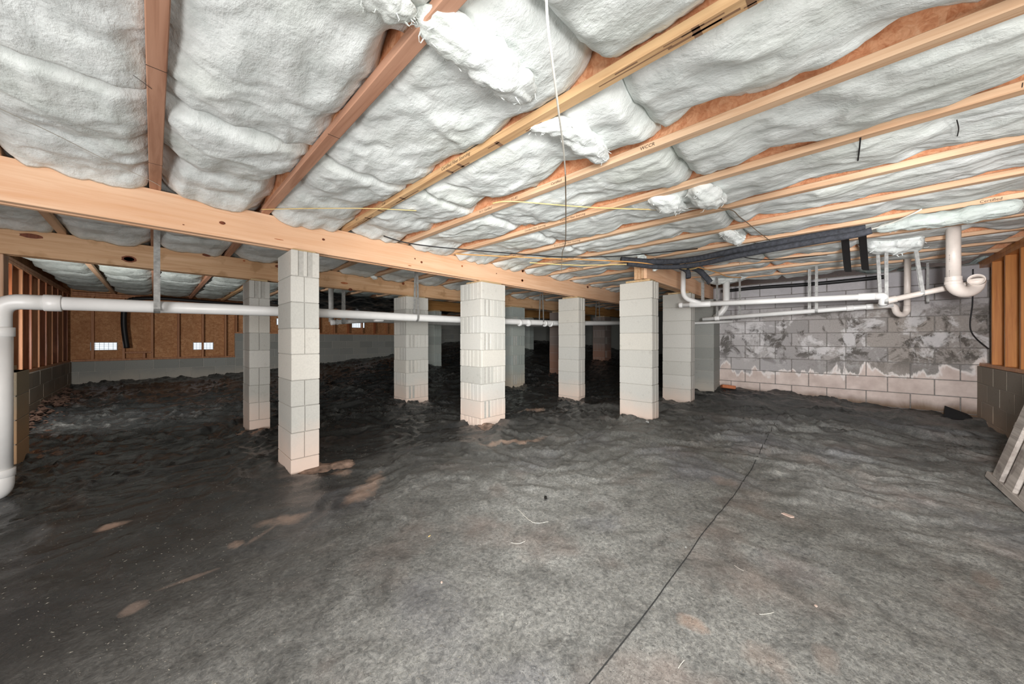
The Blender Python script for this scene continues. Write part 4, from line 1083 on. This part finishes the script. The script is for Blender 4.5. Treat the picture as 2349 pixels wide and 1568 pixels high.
cable('orange_cable', [px(1215, 602, 3.7), px(1330, 608, 3.75), px(1450, 606, 3.75), px(1520, 611, 3.8), px(1580, 617, 3.9), px(1602, 613, 3.95)], 0.005, MAT['wire_y'], 'yellow cable just below the orange one over the short girder')
cable('orange_cable', [px(1602, 613, 3.95), px(1640, 623, 4.3), px(1670, 634, 4.6), px(1700, 636, 4.8)], 0.007, MAT['wire_o'], 'orange cable pair sagging above the wide vertical drain')
cable('white_cable', [px(1902, 552, 2.95), px(1975, 532, 2.8), px(2040, 513, 2.65), px(2090, 492, 2.5), px(2115, 479, 2.45)], 0.006, MAT['wire_w'], 'white cable tied to the end of the foam tubes')
cable('wall_cable', [Vector((XR-0.02, YR+0.03, 1.9)), Vector((XR-0.03, YR+0.035, 1.5)), Vector((XR-0.05, YR+0.05, 1.15)), px(2268, 800, 4.0)], 0.006, MAT['black'], 'thin black cable hanging in the corner beside the orange studs')
cable('black_hose', [Vector((-0.30, 10.60, ZJ-0.10)), Vector((-0.40, 10.62, 1.75)), Vector((-0.42, 10.66, 1.35)), Vector((-0.38, 10.68, H-0.17))], 0.045, MAT['black'], 'black hose hanging against the far plywood wall between the vents', 'hose', 10)
cable('black_hose', [Vector((-0.30, 10.60, ZJ-0.10)), Vector((0.2, 10.5, ZJ-0.06)), Vector((1.4, 10.5, ZJ-0.09)), Vector((2.3, 10.5, ZJ-0.10))], 0.035, MAT['black'], 'black hose along the top of the far plywood wall', 'hose', 10)
# crossed nails/wire bits at the joint over the second girder
mb = MB(); mb.cbox(-0.012, 0.012, -0.006, 0.006, -0.09, 0.09, 0.002)
o = mb.build('wood_stake', MAT['stud_red'], None, loc=px(104, 550, 3.95)); o.rotation_euler = (0.35, 0.75, 0.3)
tag(o, 'loose wood splinter sticking out over the second girder at the far left', 'splinter')

# ------------------------------------------------------------------ things on the ground
# leaning weathered wooden pallet
bx_, by_ = 3.05, -0.83
t = thing('wooden_pallet', 'weathered grey wooden pallet leaning on the wall at the right frame edge', 'pallet', (3.6, -0.85, surf(3.6, -0.85)))
zt0 = surf(3.8, -0.83)
tilt = Matrix.Rotation(math.radians(14), 4, 'X')
def pal(name, x0, x1, y0, y1, z0, z1):
    mb = MB(); mb.cbox(x0, x1, y0, y1, z0, z1, 0.004)
    me = mb.mesh(name, MAT['grey_wood']); o = link(name, me, t, (3.6-3.6, 0.02, 0.0)); o.rotation_euler = (math.radians(14), 0, 0); return o
pal('bottom_rail', -0.62, 0.62, -0.045, 0.045, 0.0, 0.045)
for i, x0 in enumerate((0.36, 0.12, -0.12, -0.36, -0.60)):
    pal('slat', x0, x0+0.15, -0.045, -0.022, 0.045, 0.85)
    pal('slat', x0, x0+0.15, 0.022, 0.045, 0.045, 0.85)
for z in (0.40, 0.78): pal('stringer', -0.62, 0.62, -0.021, 0.021, z, z+0.045)

def scrap(name, pix, size, mat, label, cat, thick=0.006, rot=0.0, seed=1):
    p = on_z(pix[0], pix[1], 0.05)
    for _ in range(4): p = on_z(pix[0], pix[1], surf(p.x, p.y)+0.004)
    mb = MB(); rg = random.Random(seed); n = 9; ring = []
    for k in range(n):
        a = 2*math.pi*k/n; r = rg.uniform(0.7, 1.15); ring.append((size[0]*r*math.cos(a)/2, size[1]*r*math.sin(a)/2))
    vs = [(a, b, 0) for a, b in ring] + [(a*0.9, b*0.9, thick) for a, b in ring]
    mb.add(vs, [tuple(range(n))[::-1], tuple(range(n, 2*n))] + [(k, (k+1) % n, n+(k+1) % n, n+k) for k in range(n)])
    o = mb.build(name, mat, None, loc=(p.x, p.y, surf(p.x, p.y)+0.0015)); o.rotation_euler = (0, 0, rot)
    return tag(o, label, cat)
scrap('wood_chip', (2182, 957), (0.10, 0.07), MAT['chip'], 'pinkish wood chip on the plastic near the right corner of the block wall', 'chip', 0.012, 0.4, 3)
scrap('wood_chip', (2186, 932), (0.10, 0.03), MAT['chip'], 'small pale chip at the foot of the block wall above the pinkish chip', 'chip', 0.010, 0.4, 5)
scrap('plastic_scrap', (1478, 960), (0.20, 0.05), MAT['pale'], 'pale curled scrap lying in front of the plain tall pier', 'scrap', 0.015, 0.7, 6)
scrap('plastic_scrap', (1485, 971), (0.09, 0.035), MAT['pale'], 'small grey tag beside the pale scrap before the plain tall pier', 'scrap', 0.012, 0.7, 7)
scrap('paper_scrap', (1808, 1181), (0.075, 0.035), MAT['chip'], 'pale pink scrap on the near plastic right of the seam', 'scrap', 0.004, 1.2, 8)
scrap('leaf', (985, 1228), (0.022, 0.007), MAT['wire_y'], 'tiny yellow leaf on the plastic below the wide grooved pier', 'leaf', 0.002, 0.3, 9)
scrap('leaf', (1013, 1334), (0.014, 0.010), MAT['chip'], 'tiny orange-brown leaf on the near plastic', 'leaf', 0.002, 0.9, 10)
scrap('leaf', (1872, 1388), (0.015, 0.011), MAT['chip'], 'tiny reddish leaf on the near plastic at the right', 'leaf', 0.002, 0.1, 11)
scrap('leaf', (1573, 1254), (0.016, 0.009), MAT['pale'], 'tiny pale fleck beside the dark seam', 'leaf', 0.002, 0.5, 12)
scrap('bark_chip', (1252, 1141), (0.07, 0.022), MAT['black'], 'dark torn spot of bark in the middle of the floor', 'chip', 0.004, 0.75, 13)
for (pixs, lab, sd) in ((((1185, 1168), (1222, 1200), (1258, 1198)), 'thin forked twig on the near plastic in the middle', 1), (((1172, 1245), (1190, 1248), (1205, 1243)), 'short curled twig just below the forked twig', 2),
                        (((1742, 1410), (1760, 1409), (1775, 1406)), 'pale straw on the near plastic right of the seam', 3), (((1556, 1535), (1562, 1525), (1570, 1516)), 'pale straw near the bottom edge right of the seam', 4), (((1684, 1298), (1695, 1306), (1706, 1312)), 'thin dry stem on the right part of the near floor', 5)):
    pts = []
    for q in pixs:
        p = on_z(q[0], q[1], 0.0); pts.append(Vector((p.x, p.y, surf(p.x, p.y)+0.003)))
    cable('twig', pts, 0.0011, MAT['wire_w'], lab, 'twig', 5, sp=5)
# scattered crumbs too many to count
rg = random.Random(9); mb = MB()
for i in range(6000):
    a = rg.uniform(-0.2, 1.75); r = 0.9 + 3.0*rg.random()**1.1
    x, y = r*math.cos(a), r*math.sin(a)
    s = rg.uniform(0.0004, 0.0012)*(1+0.25*r); z = surf(x, y)+0.0004; th = rg.uniform(0, 6.28); l = s*rg.uniform(1, 4)
    c_, s_ = math.cos(th), math.sin(th)
    q = [(x+c_*l, y+s_*l, z), (x-s_*s, y+c_*s, z), (x-c_*l, y-s_*l, z), (x+s_*s, y-c_*s, z), (x, y, z+s)]
    mb.add(q, [(0, 1, 4), (1, 2, 4), (2, 3, 4), (3, 0, 4)])
o = mb.build('floor_crumbs', simple('crumbs', (138, 134, 124), 0.9, 0.1, 0.4, 300), None); o['kind'] = 'stuff'; o['label'] = 'pale crumbs and dust bits scattered over the near plastic'; o['category'] = 'debris'
# dark seam where two sheets overlap
seam = [(1335, 1575), (1400, 1490), (1475, 1405), (1560, 1290), (1620, 1215), (1665, 1160), (1700, 1115), (1740, 1050), (1770, 1000), (1790, 970)]
ribbon_on_ground('sheet_overlap_edge', [(a+random.uniform(-5, 5), b) for a, b in seam], 0.005, simple('film_edge', (52, 53, 53), 0.6), 0.002, 12, 0.004)
# clay skirts where the plastic stops around the pier feet
def clay_patch(x, y, r, seed):
    n = 26; rg = random.Random(seed); vs = [(x, y, surf(x, y)+0.012)]
    for ring_, rr in ((0, 0.6), (1, 1.0)):
        for k in range(n):
            a = 2*math.pi*k/n; q = r*rr*(1+0.28*float(perlin(math.cos(a)*2+seed, math.sin(a)*2, seed)))
            xx, yy = x+q*math.cos(a), y+q*math.sin(a); vs.append((xx, yy, surf(xx, yy)+(0.010 if not ring_ else 0.001)))
    fs = [(0, 1+k, 1+(k+1) % n) for k in range(n)] + [(1+k, 1+n+k, 1+n+(k+1) % n, 1+(k+1) % n) for k in range(n)]
    mb = MB(); mb.add(vs, fs); mb.build('bare_clay_patch', MAT['clay'], fl, True)
for i, (x, y, r) in enumerate(((0.90, 3.06, .13), (1.08, 3.0, .10), (2.72, 3.0, .10), (0.80, 4.93, .17))): clay_patch(x, y, r, 5+i)
# rubble of clay along the left wall
rg = random.Random(3)
mb = MB()
for i in range(260):
    y = rg.uniform(5.3, 9.6); x = XL + 0.05 + abs(rg.gauss(0, 0.13)); s = rg.uniform(0.015, 0.06)*(1.0 if x < XL+.2 else .6); z = surf(x, y)+s*0.2+max(0, 0.12-(x-XL)*0.6)
    pts = [(x+rg.uniform(.5, 1)*s*a, y+rg.uniform(.5, 1)*s*b, z+rg.uniform(.4, .8)*s*c) for a, b, c in ((1,0,0),(0,1,0),(-1,0,0),(0,-1,0),(0,0,1),(0,0,-1))]
    mb.add(pts, [(0,1,4),(1,2,4),(2,3,4),(3,0,4),(1,0,5),(2,1,5),(3,2,5),(0,3,5)])
o = mb.build('clay_rubble', MAT['rubble'], None); o['kind'] = 'stuff'; o['label'] = 'reddish clay rubble heaped along the foot of the left wall'; o['category'] = 'rubble'
# tipped dark plastic fold in the right corner
mb = MB(); c0 = Vector((XR-0.16, YR+0.12, surf(XR-0.16, YR+0.12)))
mb.add([(-.06, .16, -.02), (.10, .14, -.02), (.12, -.10, -.02), (-.08, -.08, -.02), (.04, .14, .12), (.09, .12, .10), (.09, -.05, .03), (.0, -.02, .05)], [(3, 2, 1, 0), (0, 1, 5, 4), (1, 2, 6, 5), (2, 3, 7, 6), (3, 0, 4, 7), (4, 5, 6, 7)])
tag(mb.build('plastic_fold', MAT['black'], None, loc=c0), 'folded corner of black plastic propped in the right wall corner', 'plastic sheet')
# brick scrap at the foot of the right pilaster
mb = MB(); mb.cbox(-0.06, 0.06, -0.1, 0.1, 0, 0.055, 0.006); o = mb.build('brick_scrap', simple('orange_brick', (190, 120, 84), 0.9, 0.1), None, loc=(6.72, 1.34, surf(6.72, 1.34)+0.0)); o.rotation_euler = (0.1, 0.2, 0.5)
tag(o, 'broken orange brick at the foot of the right wall pilaster', 'brick')
